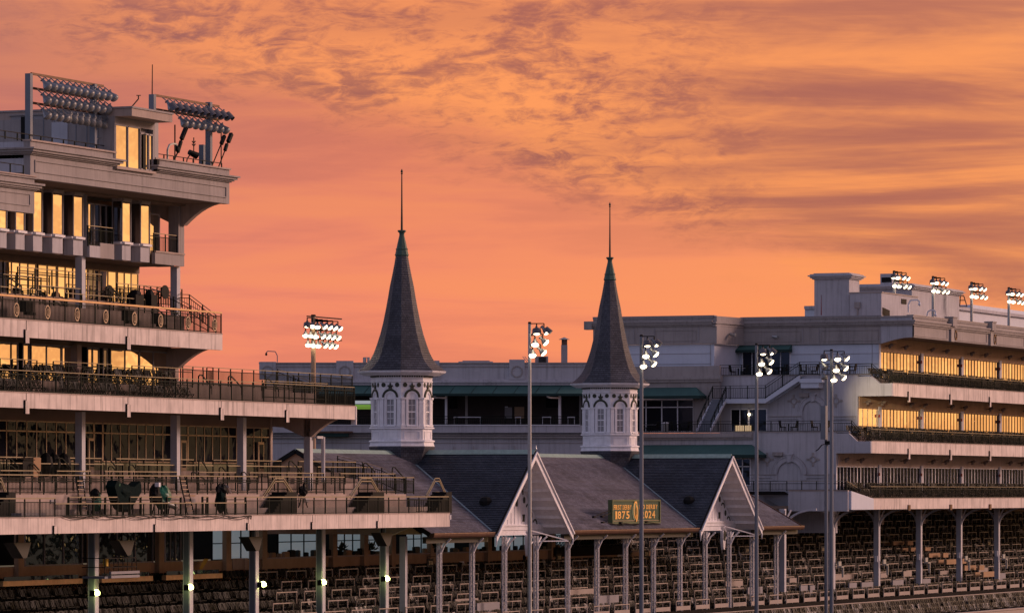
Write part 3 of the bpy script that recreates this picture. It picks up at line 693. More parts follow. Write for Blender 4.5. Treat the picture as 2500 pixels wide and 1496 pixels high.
for a in ((20, 1118, 44, 1138), (22, 1136, 50, 1155), (77, 1132, 100, 1152), (146, 1118, 172, 1140), (262, 1120, 284, 1140), (268, 1138, 290, 1155), (318, 1134, 340, 1153), (488, 1124, 506, 1145), (538, 1140, 560, 1160), (592, 1152, 610, 1168), (360, 1152, 385, 1170), (275, 1150, 300, 1168), (470, 1152, 500, 1170), (204, 1150, 222, 1168), (708, 1125, 735, 1150), (960, 1140, 985, 1165), (890, 1130, 915, 1150)): stair_rail(*a, -.2, .3)
# bridge stairs down to the front deck
for pxa, pxb, pxc, pxd in ((644, 671, 692, 719), (855, 882, 906, 930), (1040, 1062, 1072, 1090), (-40, -10, 2, 18)):
    s = MB(); yy = -1.9
    for dz in (0, -.18, -.9):
        s.path([P(pxa, 1208, yy)+Vector((0, 0, dz)), P(pxb, 1167, yy)+Vector((0, 0, dz)), P(pxc, 1167, yy)+Vector((0, 0, dz)), P(pxd, 1208, yy)+Vector((0, 0, dz))], .065)
    r_ = s.build('stair_handrail', railtop, club)
    st = MB(); a = P(pxb, 1212, yy); n = 8
    for i in range(n): st.box(a.x-2.2+.28*i, a.x-1.92+.28*i, yy-.9, yy+.1, z1t, z1t+.17*(i+1))
    st.box(a.x+.05, P(pxc, 1212, yy).x, yy-.9, yy+.1, z1t, z1t+.17*n)
    st.build('deck_stair', blackm, club)
# low concrete bench and boxes along the deck wall
MB().box(XL, X(1090, -2.2), -2.3, -1.75, z1t, z1t+.42).build('deck_ledge', panelw, club)
for px in (30, 130, 410, 470, 700, 748): MB().box(X(px, -1.9), X(px+12, -1.9), -1.78, -1.702, z1t+.75, z1t+.95).build('wall_box', frame_g, club)
# sagging cables along the deck edge
cb = MB(); r5 = random.Random(5)
for k in range(3):
    px = 150
    while px < 610:
        L_ = r5.uniform(60, 110); a = P(px, 1257+k, Y1-.06); b = P(min(px+L_, 612), 1257+k, Y1-.06)
        pts = [a.lerp(b, t/8)-Vector((0, .03*k, (.10+.04*k)*math.sin(math.pi*t/8))) for t in range(9)]
        cb.path(pts, .028); px += L_
cb.build('cable', blackm, club)
# --- under the lowest balcony: back wall, counter and blinds (top of the sloping seats)
YB7 = 7.0
zled = zat(926, 1355, YB7); zseat = 11.0
hall = thing('grandstand_hall', (60, 7, 0), 'brown walled hall with blue lit windows behind the rows of seats under the balcony', 'building')
MB().box(XL, 116.3, YB7, YB7+.3, 6, zled).build('back_wall', brown, hall)
MB().box(X(632, YB7-.2), 101, YB7-.25, YB7+.32, zled+.001, zled+.09).build('ledge', tierw, hall)
MB().box(XL, 101, YB7+3, YB7+3.2, zled, 16.8).build('rear_wall', blackm, hall)
for px in (45, 222, 388, 552, 640, 812, 888, 955, 1050, 1190, 1345):
    x = X(px, 6.9); MB().box(x-.35, x+.35, 6.7, 6.995, 9, 17.0).build('post', brown, hall)
for a, b in ((60, 200), (240, 372), (402, 440)):
    glazing(hall, (X(a, 7.1), 7.1), (X(b, 7.1), 7.1), zled, 14.4, 3, frame_g, g_low, mw=.08)
for a, b, n in ((517, 546, 1), (562, 612, 2), (678, 772, 3), (820, 880, 3), (896, 932, 1), (990, 1046, 3), (1062, 1110, 2), (1163, 1187, 1), (1205, 1300, 4), (1355, 1384, 1)):
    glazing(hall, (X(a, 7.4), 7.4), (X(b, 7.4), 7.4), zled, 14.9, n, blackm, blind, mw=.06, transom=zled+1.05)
for a, b in ((4, 198), (245, 370), (402, 540)):
    MB().box(X(a, 5.4), X(b, 5.4), 5.3, 5.6, zat(280, 1420, 5.4), zat(280, 1408, 5.4)).build('counter', woodtop, hall)
    MB().box(X(a, 5.4)+.3, X(b, 5.4)-.3, 5.42, 5.44, zat(280, 1407.5, 5.4), zat(280, 1398, 5.4)).build('glass_screen', g_low, hall)
MB().quad((X(486, 6.5), 6.5, zat(486, 1388, 6.5)), (X(494, 6.5), 6.5, zat(494, 1388, 6.5)), (X(510, 6.5), 6.5, zat(510, 1363, 6.5)), (X(498, 6.5), 6.5, zat(498, 1363, 6.5))).build('yellow_stair_rail', yel, hall)
for a, b in ((570, 596), (598, 606)):
    MB().box(X(a, 6.9), X(b, 6.9), 6.93, 6.995, zseat+.1, zat(580, 1362, 6.9)).build('door', tierw, hall)
for px in (715, 1124, 1510): MB().box(X(px, 6.9), X(px+11, 6.9), 6.95, 6.997, zat(px, 1397-(px-715)*.045, 6.9), zat(px, 1388-(px-715)*.045, 6.9)).build('notice', white, hall)
# clutter on the counter
ORD = ['first', 'second', 'third', 'fourth', 'fifth', 'sixth', 'seventh', 'eighth', 'ninth', 'tenth', 'eleventh', 'twelfth', 'thirteenth', 'fourteenth', 'fifteenth', 'sixteenth', 'seventeenth', 'eighteenth', 'nineteenth']
def ordw(i):
    if i < 19: return ORD[i]
    t = ['', '', 'twenty', 'thirty', 'forty', 'fifty', 'sixty', 'seventy', 'eighty', 'ninety'][(i+1)//10]
    return (t[:-1]+'ieth') if (i+1) % 10 == 0 else t+' '+ORD[(i+1) % 10-1]
for i in range(46):
    px = 640+i*17+rr.uniform(-5, 5)
    if px > 1400: break
    x = X(px, 7.0); hgt = rr.uniform(.12, .42); wd = rr.uniform(.25, .9)
    mt_, nm, lb_ = rr.choice(((blackm, 'folded_chair', 'dark chair back showing over the hall ledge'), (cardb, 'carton', 'small cardboard carton on the hall ledge'), (seatd, 'equipment_case', 'low dark equipment case on the hall ledge')))
    MB().box(x, x+wd, 6.85, 7.1, zled+.095, zled+.1+hgt).box(x+.05, x+wd-.05, 6.9, 7.05, zled+.101+hgt, zled+.13+hgt).build(nm, mt_, None, label=lb_+', '+ordw(i)+' thing along', cat=nm.split('_')[-1], group=nm.replace('_', ' ')+'s on the hall ledge')
# ================================================================== OLD GRANDSTAND ROOF WITH GABLES
YE = -3.4
RX0, RX1 = 54.53, 127.13
GC = (71.4, 110.2); HW = 6.65
YRG = 6.0
ze = zat(1202, 1299, YE); zrg = Z(1104, 71.4, YRG)
gs = thing('grandstand', (90, 0, 0), 'old slate roofed grandstand with two white gables over rows of seats', 'grandstand')
def courses(mb, eL, eR, rL, rR, n, t=.045):
    """overlapping slate courses on a sloping quad; each course lower edge stands proud"""
    eL, eR, rL, rR = map(Vector, (eL, eR, rL, rR)); nr = (eR-eL).cross(rL-eL).normalized()
    if nr.z < 0: nr = -nr
    for i in range(n):
        a, b = i/n, (i+1)/n
        p0, p1, q0, q1 = eL.lerp(rL, a), eR.lerp(rR, a), eL.lerp(rL, b), eR.lerp(rR, b)
        mb.add([p0, p1, p1+nr*t, p0+nr*t, q1+nr*.004, q0+nr*.004], [(0, 1, 2, 3), (3, 2, 4, 5)])
YG = YE-.35; YWL = YG+2.0
G0 = ze-.18; SLG = (zrg+.02-G0)/HW
def roof_spans(z):
    """x ranges of the main roof left free by the gables at height z"""
    h = max(0, HW-(z-G0-.1)/SLG)-.05
    e_ = [RX0, GC[0]-h, GC[0]+h, GC[1]-h, GC[1]+h, RX1]
    return [(e_[0], e_[1]), (e_[2], e_[3]), (e_[4], e_[5])]
m = MB(); lin = MB(); NCO = 56
for i in range(NCO):
    za_, zb2_ = ze+(zrg-ze)*i/NCO, ze+(zrg-ze)*(i+1)/NCO; ya, yb = YE+(YRG-YE)*i/NCO, YE+(YRG-YE)*(i+1)/NCO
    for (l0, l1), (u0, u1) in zip(roof_spans(za_), roof_spans(zb2_)):
        courses(m, (l0, ya, za_), (l1, ya, za_), (u0, yb, zb2_), (u1, yb, zb2_), 1)
        lin.add([(l0+.1, ya, za_-.12), (l1-.1, ya, za_-.12), (u1-.1, yb, zb2_-.12), (u0+.1, yb, zb2_-.12)], [(0, 1, 2, 3)])
mr_ = m.build('main_roof', sl_x, gs); lin.build('roof_lining', soffit, gs)
m = MB(); courses(m, (RX1, 2*YRG-YE, ze), (RX0, 2*YRG-YE, ze), (RX1, YRG, zrg), (RX0, YRG, zrg), 20)
m.build('rear_roof', sl_x, gs)
MB().prism([(YRG-.35, zrg-.16), (YRG, zrg+.12), (YRG+.35, zrg-.16), (YRG, zrg-.02)], RX0, RX1, 'x').build('ridge_cap', ridge_g, gs)
MB().prism([(YE+.6, ze-.05), (YRG, zrg-.1), (2*YRG-YE-.6, ze-.05)], RX0+.12, RX0+.3, 'x').build('end_wall', brown, gs)
for s, x in ((0, RX0-.05), (1, RX1+.01)):
    b = MB(); b.bar((x+.02, YE-.02, ze-.06), (x+.02, YRG, zrg-.04), .12, .28); b.bar((x+.02, YRG, zrg-.04), (x+.02, 2*YRG-YE, ze-.06), .12, .28); b.build('rake_board', blackm if s == 0 else copper, gs)
# copper gutters between the gables
def gutter(x0, x1):
    g = MB(); r_ = .13; pts = []
    for i in range(7):
        a = math.pi+math.pi*i/6; pts.append((YE-.16+r_*1.3*math.cos(a), ze-.02+.30*math.sin(a)*.9))
    pts += [(YE+.0, ze+.02), (YE-.32, ze+.03)]
    g.prism(pts, x0, x1, 'x'); o = g.build('gutter', copper, gs)
    for k in range(int((x1-x0)/1.1)): MB().box(x0+.5+k*1.1, x0+.54+k*1.1, YE-.36, YE-.02, ze+.031, ze+.05).build('gutter_strap', copper, o)
    MB().box(x0, x1, YE+.25, YE+.5, ze-.62, ze-.2).build('eave_beam', seatd, gs)
gutter(RX0, GC[0]-HW-.05); gutter(GC[0]+HW+.05, GC[1]-HW-.05); gutter(GC[1]+HW+.05, RX1)
# gables
for gi, gx in enumerate(GC):
    zap = zrg+.02; g0 = ze-.18
    sl_ = (zap-g0)/HW
    g = thing('gable', (gx, YG, g0), ('nearer', 'farther')[gi]+' steep slate and white gable jutting from the '+('left', 'right')[gi]+' half of the grandstand roof', 'gable')
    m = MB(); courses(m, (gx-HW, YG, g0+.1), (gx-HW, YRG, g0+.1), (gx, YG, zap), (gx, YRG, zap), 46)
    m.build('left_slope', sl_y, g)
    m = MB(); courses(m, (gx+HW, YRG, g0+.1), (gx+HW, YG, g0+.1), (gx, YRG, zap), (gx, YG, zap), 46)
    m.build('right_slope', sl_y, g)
    MB().prism([(gx-.3, zap-.16), (gx, zap+.14), (gx+.3, zap-.16), (gx, zap-.02)], YG-.02, YRG, 'y').build('ridge_cap', ridge_g, g)
    # boarded undersides and bargeboards
    for s in (-1, 1):
        sf = MB().slab((gx+s*(HW-.1), YG+.05, g0-.03), (gx+s*(HW-.1), YWL+.3, g0-.03), (gx, YWL+.3, zap-.13), (gx, YG+.05, zap-.13), .03*s).build('underside', white, g)
        nb = 9; d0 = Vector((gx+s*(HW-.1), 0, g0-.07)); d1 = Vector((gx, 0, zap-.17))
        for i in range(1, nb):
            p = d0.lerp(d1, i/nb)
            MB().bar((p.x, YG+.12, p.z), (p.x, YWL-.02, p.z), .16, .2).build('rafter', white, sf)
        bb = MB(); bb.add([(gx+s*(HW+.12), YG-.06, g0-.46), (gx+s*(HW+.12), YG+.04, g0-.46), (gx, YG+.04, zap-.54), (gx, YG-.06, zap-.54), (gx+s*(HW+.12), YG-.06, g0+.06), (gx+s*(HW+.12), YG+.04, g0+.06), (gx, YG+.04, zap+.0), (gx, YG-.06, zap+.0)],
                      [(0, 3, 2, 1), (4, 5, 6, 7), (0, 1, 5, 4), (1, 2, 6, 5), (2, 3, 7, 6), (3, 0, 4, 7)])
        bo = bb.build('bargeboard', white, g)
        MB().bar((gx+s*(HW+.14), YG-.12, g0-.02), (gx, YG-.12, zap-.04), .1, .1).build('edge_moulding', white, bo)
        MB().bar((gx+s*(HW+.18), YG-.02, g0+.10), (gx, YG-.02, zap+.04), .14, .06).build('drip_edge', blackm, bo)
        MB().tube((gx+s*(HW+.1), YG-.02, g0-.36), (gx+s*(HW+.1), YG-.02, g0-.75), .07, .02).build('pendant', white, bo)
    # gable wall with battens and cut-out ornaments
    zb_ = g0+.55; hw2 = (zap-.2-zb_)/sl_
    wl = MB().prism([(gx-hw2, zb_), (gx+hw2, zb_), (gx, zap-.2)], YWL, YWL+.12, 'y').build('gable_wall', white, g)
    for k in range(-8, 9):
        xx = gx+k*.62
        top = zap-.2-abs(k*.62)*sl_-.75-(.3 if k % 2 else 0)
        if top > zb_+.3: MB().box(xx-.03, xx+.03, YWL-.035, YWL-.001, zb_+.12, top).build('batten', white, wl)
    for s in (-1, 1):
        for k in range(4):
            xo = gx+s*(.9+k*1.25); zo = zap-.2-(.9+k*1.25)*sl_
            o = MB(); o.ring((xo+s*.15, YWL-.05, zo-.85), (s, 0, 0), (0, 0, 1), (0, 1, 0), .30, .40, -.1, 2.6, .04, 8).build('arch_ornament', trimd, wl)
            o = MB(); o.prism([(xo-.62*s-.20, zo-1.18), (xo-.62*s+.20, zo-1.18), (xo-.62*s+.13, zo-1.42), (xo-.62*s+.17, zo-1.66), (xo-.62*s-.17, zo-1.66), (xo-.62*s-.13, zo-1.42)], YWL-.05, YWL-.002, 'y').build('bracket_ornament', trimd, wl)
            MB().disc((xo+s*.72, YWL-.05, zo-1.25), (1, 0, 0), (0, 0, 1), (0, 1, 0), .16, .22, .045, 12).build('round_ornament', trimd, wl)
    bm_ = MB(); bm_.box(gx-HW+.5, gx+HW-.5, YWL-.12, YWL+.2, zb_-.28, zb_+.10); bm_.box(gx-HW+.5, gx+HW-.5, YWL-.2, YWL-.121, zb_-.02, zb_+.08); bm_.box(gx-HW+.4, gx+HW-.4, YWL-.06, YWL+.2, zb_-.62, zb_-.30)
    bm_.build('tie_beam', white, g)
    # right hand bracket with oval over the lattice post
    xb_ = gx+.45*HW
    k = MB().box(xb_-.28, xb_+.28, YWL-.35, YWL-.13, zb_-1.5, zb_-.62); 
    bk = k.build('post_bracket', white, g)
    MB().disc((xb_, YWL-.40, zb_-1.0), (1, 0, 0), (0, 0, 1), (0, 1, 0), .20, .40, .04, 14).build('oval_ornament', trimd, bk)
    MB().prism([(xb_-.28, zb_-1.5), (xb_+.28, zb_-1.5), (xb_+.12, zb_-2.05), (xb_-.12, zb_-2.05)], YWL-.35, YWL-.13, 'y').build('bracket_foot', white, bk)
    br_ = MB(); c = Vector((xb_+1.1, YWL-.24, zb_-1.95))
    br_.path([Vector((xb_+.15, YWL-.24, zb_-1.95))+Vector((1.0*(1-math.cos(a)), 0, .9*math.sin(a))) for a in [i*math.pi/2/6 for i in range(7)]], .08)
    br_.bar((xb_+1.1, YWL-.24, zb_-1.05), (gx+HW-.2, YG+.2, zb_-1.05), .07); br_.bar((xb_+.2, YWL-.24, zb_-.35), (xb_+1.2, YWL-.24, zb_-1.05), .06)
    br_.bar((xb_+.3, YWL-.24, zb_-.3), (gx+HW-.2, YG+.3, zb_-1.0), .08)
    br_.build('curved_brace', white, bk)
    # valley flashing
    for s in (-1, 1):
        # line where the gable slope meets the main roof
        zr = (zrg-ze)/(YRG-YE)
        def val(yy): return (gx+s*(HW-(ze+(yy-YE)*zr-g0-.1)/sl_), yy, ze+(yy-YE)*zr+.05)
        MB().bar(val(YE+.1), val(YRG-1.6), .16, .07).build('valley_flashing', flash, g)
    if gi == 0:
        MB().lathe((gx, YG-.05, zap+.1), [(.05, 0), (.09, .08), (.05, .2), (.02, .32)], 8).build('finial', galv, g)
    MB().lathe((gx-HW*.62, YE+1.5, ze+2.0-.0), [(.42, -.2), (.44, .05), (.30, .28), (.1, .36)], 10).build('roof_vent', blackm, g)
# lattice columns
colx = [57.9, 63.3, 68.8, 74.35, 80.1, 85.6, 91.15, 96.75, 102.25, 107.6, 112.85, 118.0, 123.6]
zcol0 = 7.3
lm = MB(); ztop = ze-.3; hw_ = .11; Hc = ztop-zcol0
for s in (-1, 1):
    for t in (-1, 1): lm.box(s*hw_-.03, s*hw_+.03, t*.11-.035, t*.11+.035, 0, Hc)
LAT = MB(); n = 17
for i in range(n):
    a, b = Hc*i/n, Hc*(i+1)/n; s = 1 if i % 2 else -1
    LAT.bar((s*hw_, -.13, a), (-s*hw_, -.13, b), .025, .025); LAT.bar((-hw_-.01, s*.11, a), (-hw_-.01, -s*.11, b), .025, .025)
lmm, latm = lm.mesh('column', colm), LAT.mesh('lacing', colm)
for x in colx:
    o = inst('column', lmm, gs, (x, -2.6, zcol0)); e = bpy.data.objects.new('lacing', latm); col.objects.link(e); e.parent = o
    cp = MB(); cp.path([(x+.1, -2.6, ze-1.3), (x+.35, -2.6, ze-.75), (x+.9, -2.6, ze-.4)], .1); cp.path([(x, -2.7, ze-1.3), (x, -3.0, ze-.7), (x, -3.4, ze-.35)], .1); cp.build('column_brace', white, o)
box_inst('column', colm, gs, (56.18, -.85, 6.6), (.35, .4, 13.1))
# ------------------------------------------------------------------ TWIN SPIRES
S = D(71.4, 6.0)/F                 # metres per photo pixel at the first spire
A0 = R(22.5); CO = math.cos(R(22.5))
def zt_(py): return CAM.z+(1200-py)*S
def spire(name, gx, label):
    base = Vector((gx, YRG, 0)); t = thing(name, (gx, YRG, zrg), label, 'spire', 'twin spires of the grandstand')
    c = (gx, YRG, 0)
    prof = [(107.5, 906), (97, 899), (87, 890), (77, 879), (68, 862), (60, 840), (52, 815), (45, 787), (38.5, 755), (33, 725), (29, 700), (23, 672), (18, 646), (14.3, 624)]
    fine = []
    for (r0, p0), (r1, p1) in zip(prof, prof[1:]):
        n = max(2, int(abs(p1-p0)/4.3))
        for i in range(n):
            a = i/n; b = (i+1)/n
            fine.append(((r0+(r1-r0)*a)*S+.03, zt_(p0+(p1-p0)*a))); fine.append(((r0+(r1-r0)*b)*S, zt_(p0+(p1-p0)*b)-.002))
    MB().lathe(c, fine, 8, A0, cap=False).build('slate_roof', sl_r, t)
    MB().lathe(c, [(15*S, zt_(626)), (17.5*S, zt_(623)), (16*S, zt_(620)), (14*S, zt_(610)), (15.5*S, zt_(608.5)), (13*S, zt_(606)), (11*S, zt_(596)), (6*S, zt_(574)), (6.5*S, zt_(569)), (10.5*S, zt_(565)), (10*S, zt_(562)), (3*S, zt_(562))], 8, A0).build('copper_cap', copper_g, t)
    f = MB().lathe(c, [(3.0*S, zt_(563)), (2.1*S, zt_(500)), (1.5*S, zt_(426)), (2.8*S, zt_(425)), (2.8*S, zt_(423.5)), (1.2*S, zt_(423)), (3.2*S, zt_(420)), (2.6*S, zt_(417)), (.3*S, zt_(412.5))], 8).build('finial_rod', trimd, t)
    # eaves
    MB().lathe(c, [(92*S, zt_(917.5)), (99*S, zt_(914)), (106*S, zt_(911)), (108.5*S, zt_(907.5)), (107*S, zt_(905.5)), (60*S, zt_(905))], 8, A0).build('eave_moulding', white, t)
    MB().lathe(c, [(74*S, zt_(975)), (74*S, zt_(935)), (76*S, zt_(933)), (76*S, zt_(931)), (74.5*S, zt_(930)), (74.5*S, zt_(916))], 8, A0).build('frieze', white, t)
    MB().lathe(c, [(71*S, zt_(1046)), (71*S, zt_(974.5))], 8, A0).build('lantern_wall', white, t)
    MB().lathe(c, [(74*S, zt_(1076)), (74*S, zt_(1049)), (77*S, zt_(1047.5)), (80*S, zt_(1046)), (79*S, zt_(1043.5)), (72*S, zt_(1042))], 8, A0).build('sill_band', white, t)
    MB().lathe(c, [(80*S, zt_(1089)), (78*S, zt_(1084)), (77.5*S, zt_(1079)), (81*S, zt_(1078)), (80*S, zt_(1075)), (74*S, zt_(1073.5))], 8, A0).build('base_moulding', white, t)
    sk = []
    pr2 = [(66, 1215), (67, 1150), (69, 1125), (73, 1107), (80.5, 1092), (79, 1089)]
    for (r0, p0), (r1, p1) in zip(pr2, pr2[1:]):
        n = max(1, int(abs(p1-p0)/4.5))
        for i in range(n):
            a = i/n; b = (i+1)/n
            sk.append(((r0+(r1-r0)*a)*S+.03, zt_(p0+(p1-p0)*a))); sk.append(((r0+(r1-r0)*b)*S, zt_(p0+(p1-p0)*b)-.002))
    MB().lathe(c, sk, 8, A0, cap=False).build('slate_skirt', sl_r, t)
    # dentils
    return t, c
PROTO = {}
def face_meshes():
    """parts of one side in face coordinates: u along the side, n outward, z up; origin on the tower axis"""
    A = 74*S*CO; B = 71*S*CO
    W = 2*74*S*math.sin(R(22.5))
    d = {}
    def M(fn, name, mat):
        b = MB(tf=lambda v: Vector((v.y, v.x, v.z))); fn(b); d[name] = b.mesh(name, mat)   # (u, n, z)->(n along x)
    zc = zt_
    def circ(b):
        b.disc((.50, A+.001, zc(940.5)), (1, 0, 0), (0, 0, 1), (0, 1, 0), .155, .155, .03, 14)
    M(circ, 'round_ornament', trimd)
    def arch(b):
        b.ring((0, A+.001, zc(971)), (1, 0, 0), (0, 0, 1), (0, 1, 0), 16*S, 21*S, 0, math.pi, .09, 14)
    M(arch, 'arch_moulding', trimd)
    def fleur(b):
        z0 = zc(949.5)
        b.prism([(-.13, z0), (-.10, z0+.10), (-.19, z0+.15), (-.16, z0+.24), (-.07, z0+.20), (-.05, z0+.28), (0, z0+.42), (.05, z0+.28), (.07, z0+.20), (.16, z0+.24), (.19, z0+.15), (.10, z0+.10), (.13, z0)], A+.002, A+.08, 'y')
    M(fleur, 'fleur_ornament', trimd)
    def surr(b):
        b.ring((0, B+.06, zc(971)), (1, 0, 0), (0, 0, 1), (0, 1, 0), 11*S, 15.5*S, 0, math.pi, .07, 14)
        for s in (-1, 1): b.box(s*13.2*S-.065, s*13.2*S+.065, B+.06, B+.13, zc(1040), zc(971))
        b.box(-15*S, 15*S, B+.05, B+.20, zc(1042), zc(1039))
    M(surr, 'window_surround', white)
    def pil(b):
        for s in (1,):
            u = s*(W/2-.15)
            b.box(u-.13, u+.13, B+.0, B+.12, zc(1042), zc(974)); b.box(u-.17, u+.17, B+.0, B+.17, zc(976), zc(972)); b.box(u-.15, u+.15, B, B+.14, zc(985), zc(983.5)); b.box(u-.17, u+.17, B, B+.16, zc(1042), zc(1037))
    M(pil, 'pilaster', white)
    def imp(b):
        b.box(15.5*S, W/2+.02, B+.02, B+.20, zc(974), zc(971))
    M(imp, 'impost', white)
    def fr(b):
        w = 10*S
        for s in (-1, 1): b.box(s*w-.03, s*w+.03, B+.03, B+.09, zc(1039), zc(971))
        for z, t in ((1038.5, .05), (1006, .045), (974, .05)): b.box(-w, w, B+.035, B+.095, zc(z)-t, zc(z)+t)
        b.box(-.015, .015, B+.04, B+.085, zc(1038), zc(974))
        for z in (1022, 990): b.box(-w, w, B+.04, B+.085, zc(z)-.015, zc(z)+.015)
        b.ring((0, B+.04, zc(971)), (1, 0, 0), (0, 0, 1), (0, 1, 0), 9.4*S, 11*S, 0, math.pi, .05, 12)
    M(fr, 'window_frame', white)
    def ap(b):
        b.prism([(10*S*math.cos(a), zc(972)+10*S*math.sin(a)) for a in [i*math.pi/10 for i in range(11)]], B+.02, B+.035, 'y')
    M(ap, 'arched_pane', surf('frosted_pane', (.50, .42, .44, 1), .15, var=.2, nscale=3, bump=0, spec=.9))
    pz = surf('old_pane', (.20, .185, .21, 1), .12, var=.45, nscale=2.2, bump=0, spec=.9)
    for k, (za, zb2) in enumerate(((1038, 1022), (1022, 1006), (1006, 990), (990, 974))):
        def pn(b, za=za, zb2=zb2): b.box(0, 9.6*S, B+.02, B+.032, zc(za), zc(zb2))
        M(pn, 'pane%d' % k, pz)
    def panel(b):
        a = A+.001; w = W/2-.22; z0, z1 = zc(1073), zc(1053)
        b.box(-w, w, a, a+.03, z0, z0+.04); b.box(-w, w, a, a+.03, z1-.04, z1); b.box(-w, -w+.04, a, a+.03, z0+.04, z1-.04); b.box(w-.04, w, a, a+.03, z0+.04, z1-.04)
    M(panel, 'base_panel', white)
    def dent(b):
        z0 = zc(919.5)
        for i in range(9):
            u = -W/2+.1+i*(W-.2)/8; b.box(u-.035, u+.035, A+.01, A+.12, z0-.05, z0+.04)
    M(dent, 'dentil', trimd)
    return d
PROTO = face_meshes()
def spire_full(gx, label):
    t, c = spire('octagonal_spire', gx, label)
    for k in range(8):
        a = R(45*k)
        q = Quaternion((0, 0, 1), a)
        def put(name, me, par=t): return inst(name, me, par, Vector((gx, YRG, 0)), q)
        for nm in ('round_ornament', 'arch_moulding', 'fleur_ornament', 'pilaster', 'impost', 'base_panel', 'dentil'):
            put(nm, PROTO[nm])
            if nm in ('round_ornament', 'pilaster', 'impost'): put(nm, PROTO[nm]).scale = (1, -1, 1)
        wf = put('window', PROTO['window_frame'])
        for nm in ('window_surround', 'arched_pane'):
            e = bpy.data.objects.new(nm, PROTO[nm]); col.objects.link(e); e.parent = wf
        for j in range(4):
            for sgn in (0, 1):
                e = bpy.data.objects.new('pane', PROTO['pane%d' % j]); col.objects.link(e); e.parent = wf
                if sgn: e.location = (0, -9.6*S, 0)
    return t
spire_full(GC[0], 'nearer and larger of the two dark slate spires, beside the twelve lamp cluster')
spire_full(GC[1], 'farther and smaller dark slate spire, standing behind the derby sign')
# ------------------------------------------------------------------ DERBY SIGN on the roof
ys = -2.75
sx0, sx1 = X(1491, ys), X(1605, ys); sz0, sz1 = zat(1550, 1273, ys), zat(1550, 1223, ys)
sg = thing('roof_sign', ((sx0+sx1)/2, ys, sz0), 'green roof sign with orange lettering for first and later derby years', 'sign')
MB().box(sx0, sx1, ys-.12, ys+.12, sz0, sz1).build('sign_board', signg, sg)
fr = MB()
for a in ((sx0, sx1, sz1, sz1+.12), (sx0, sx1, sz0-.12, sz0), (sx1, sx1+.16, sz0-.12, sz1+.12), (sx0-.16, sx0, sz0-.12, sz1+.12)): fr.box(a[0], a[1], ys-.2, ys+.14, a[2], a[3])
fr.build('sign_frame', signf, sg)
MB().box(sx0+.1, sx1-.05, ys-.16, ys-.121, sz0+.06, sz0+.12).build('gold_line', railtop, sg)
def text(s, x, z, h, wd, mat, parent, y, name='lettering', bold=.02):
    cu = bpy.data.curves.new('t', 'FONT'); cu.body = s; cu.size = 1; cu.offset = bold; cu.extrude = .02; cu.align_x = 'CENTER'; cu.resolution_u = 3
    o = bpy.data.objects.new('t', cu); col.objects.link(o); bpy.context.view_layer.update()
    me = bpy.data.meshes.new_from_object(o.evaluated_get(bpy.context.evaluated_depsgraph_get())); bpy.data.objects.remove(o)
    xs = [v.co.x for v in me.vertices]; ysv = [v.co.y for v in me.vertices]
    w0 = max(xs)-min(xs); h0 = max(ysv)-min(ysv); cx0 = (max(xs)+min(xs))/2
    for v in me.vertices: v.co = Vector(((v.co.x-cx0)*wd/w0, -v.co.z, (v.co.y-min(ysv))*h/h0))
    me.materials.clear(); me.materials.append(mat); me.name = name
    return inst(name, me, parent, (x, y, z))
SW = sx1-sx0; SH = sz1-sz0
CW = {'I': .34, '1': .5, ' ': .45}
def slab_word(s, x0, x1, z, h):
    tot = sum(CW.get(c, 1) for c in s); x = x0; u = (x1-x0)/tot
    for ch in s:
        w = CW.get(ch, 1)*u; xc = x+w/2; x += w
        if ch == ' ': continue
        text(ch, xc, z, h, w*.80, gold, sg, ys-.125, bold=.02)
        b = MB(); t_ = h*.07
        if ch in 'IT1F': b.box(xc-u*.26, xc+u*.26, ys-.147, ys-.145, z, z+t_) if ch != 'F' else b.box(xc-w*.44, xc-w*.05, ys-.147, ys-.145, z, z+t_)
        if ch == 'I': b.box(xc-u*.26, xc+u*.26, ys-.147, ys-.145, z+h-t_, z+h)
        if b.v: b.build('serif', gold, sg)
slab_word('FIRST DERBY', sx0+SW*.02, sx0+SW*.40, sz0+SH*.60, SH*.23)
slab_word('1875', sx0+SW*.055, sx0+SW*.365, sz0+SH*.15, SH*.38)
slab_word('150 DERBY', sx0+SW*.56, sx0+SW*.965, sz0+SH*.62, SH*.22)
slab_word('2024', sx0+SW*.60, sx0+SW*.915, sz0+SH*.17, SH*.37)
ox = sx0+SW*.478; oz = sz0+SH*.52
MB().disc((ox, ys-.16, oz), (1, 0, 0), (0, 0, 1), (0, 1, 0), SW*.062, SH*.48, .045, 24).build('oval_badge', ovalg, sg)
mg = MB()
mg.ring((ox, ys-.19, oz+SH*.08), (1, 0, 0), (0, 0, 1.7), (0, 1, 0), SW*.030, SW*.042, .7, 5.6, .03, 14)
mg.ring((ox+SW*.006, ys-.20, oz-SH*.10), (1, 0, 0), (0, 0, 1.7), (0, 1, 0), SW*.028, SW*.040, -1.57, 1.57, .03, 12)
mg.bar((ox, ys-.19, oz-SH*.36), (ox, ys-.19, oz+SH*.16), SW*.012, .03); mg.bar((ox-SW*.015, ys-.19, oz-SH*.36), (ox+SW*.03, ys-.19, oz-SH*.36), .05, .06)
mg.build('monogram', gold, sg)
lg = MB()
for px in (1495, 1517, 1539, 1554, 1574, 1596):
    x = X(px, ys); lg.bar((x, ys, sz0-.1), (x, ys, zat(px, 1289, ys)), .07)
lg.build('support_legs', blackm, sg)
arm = MB()
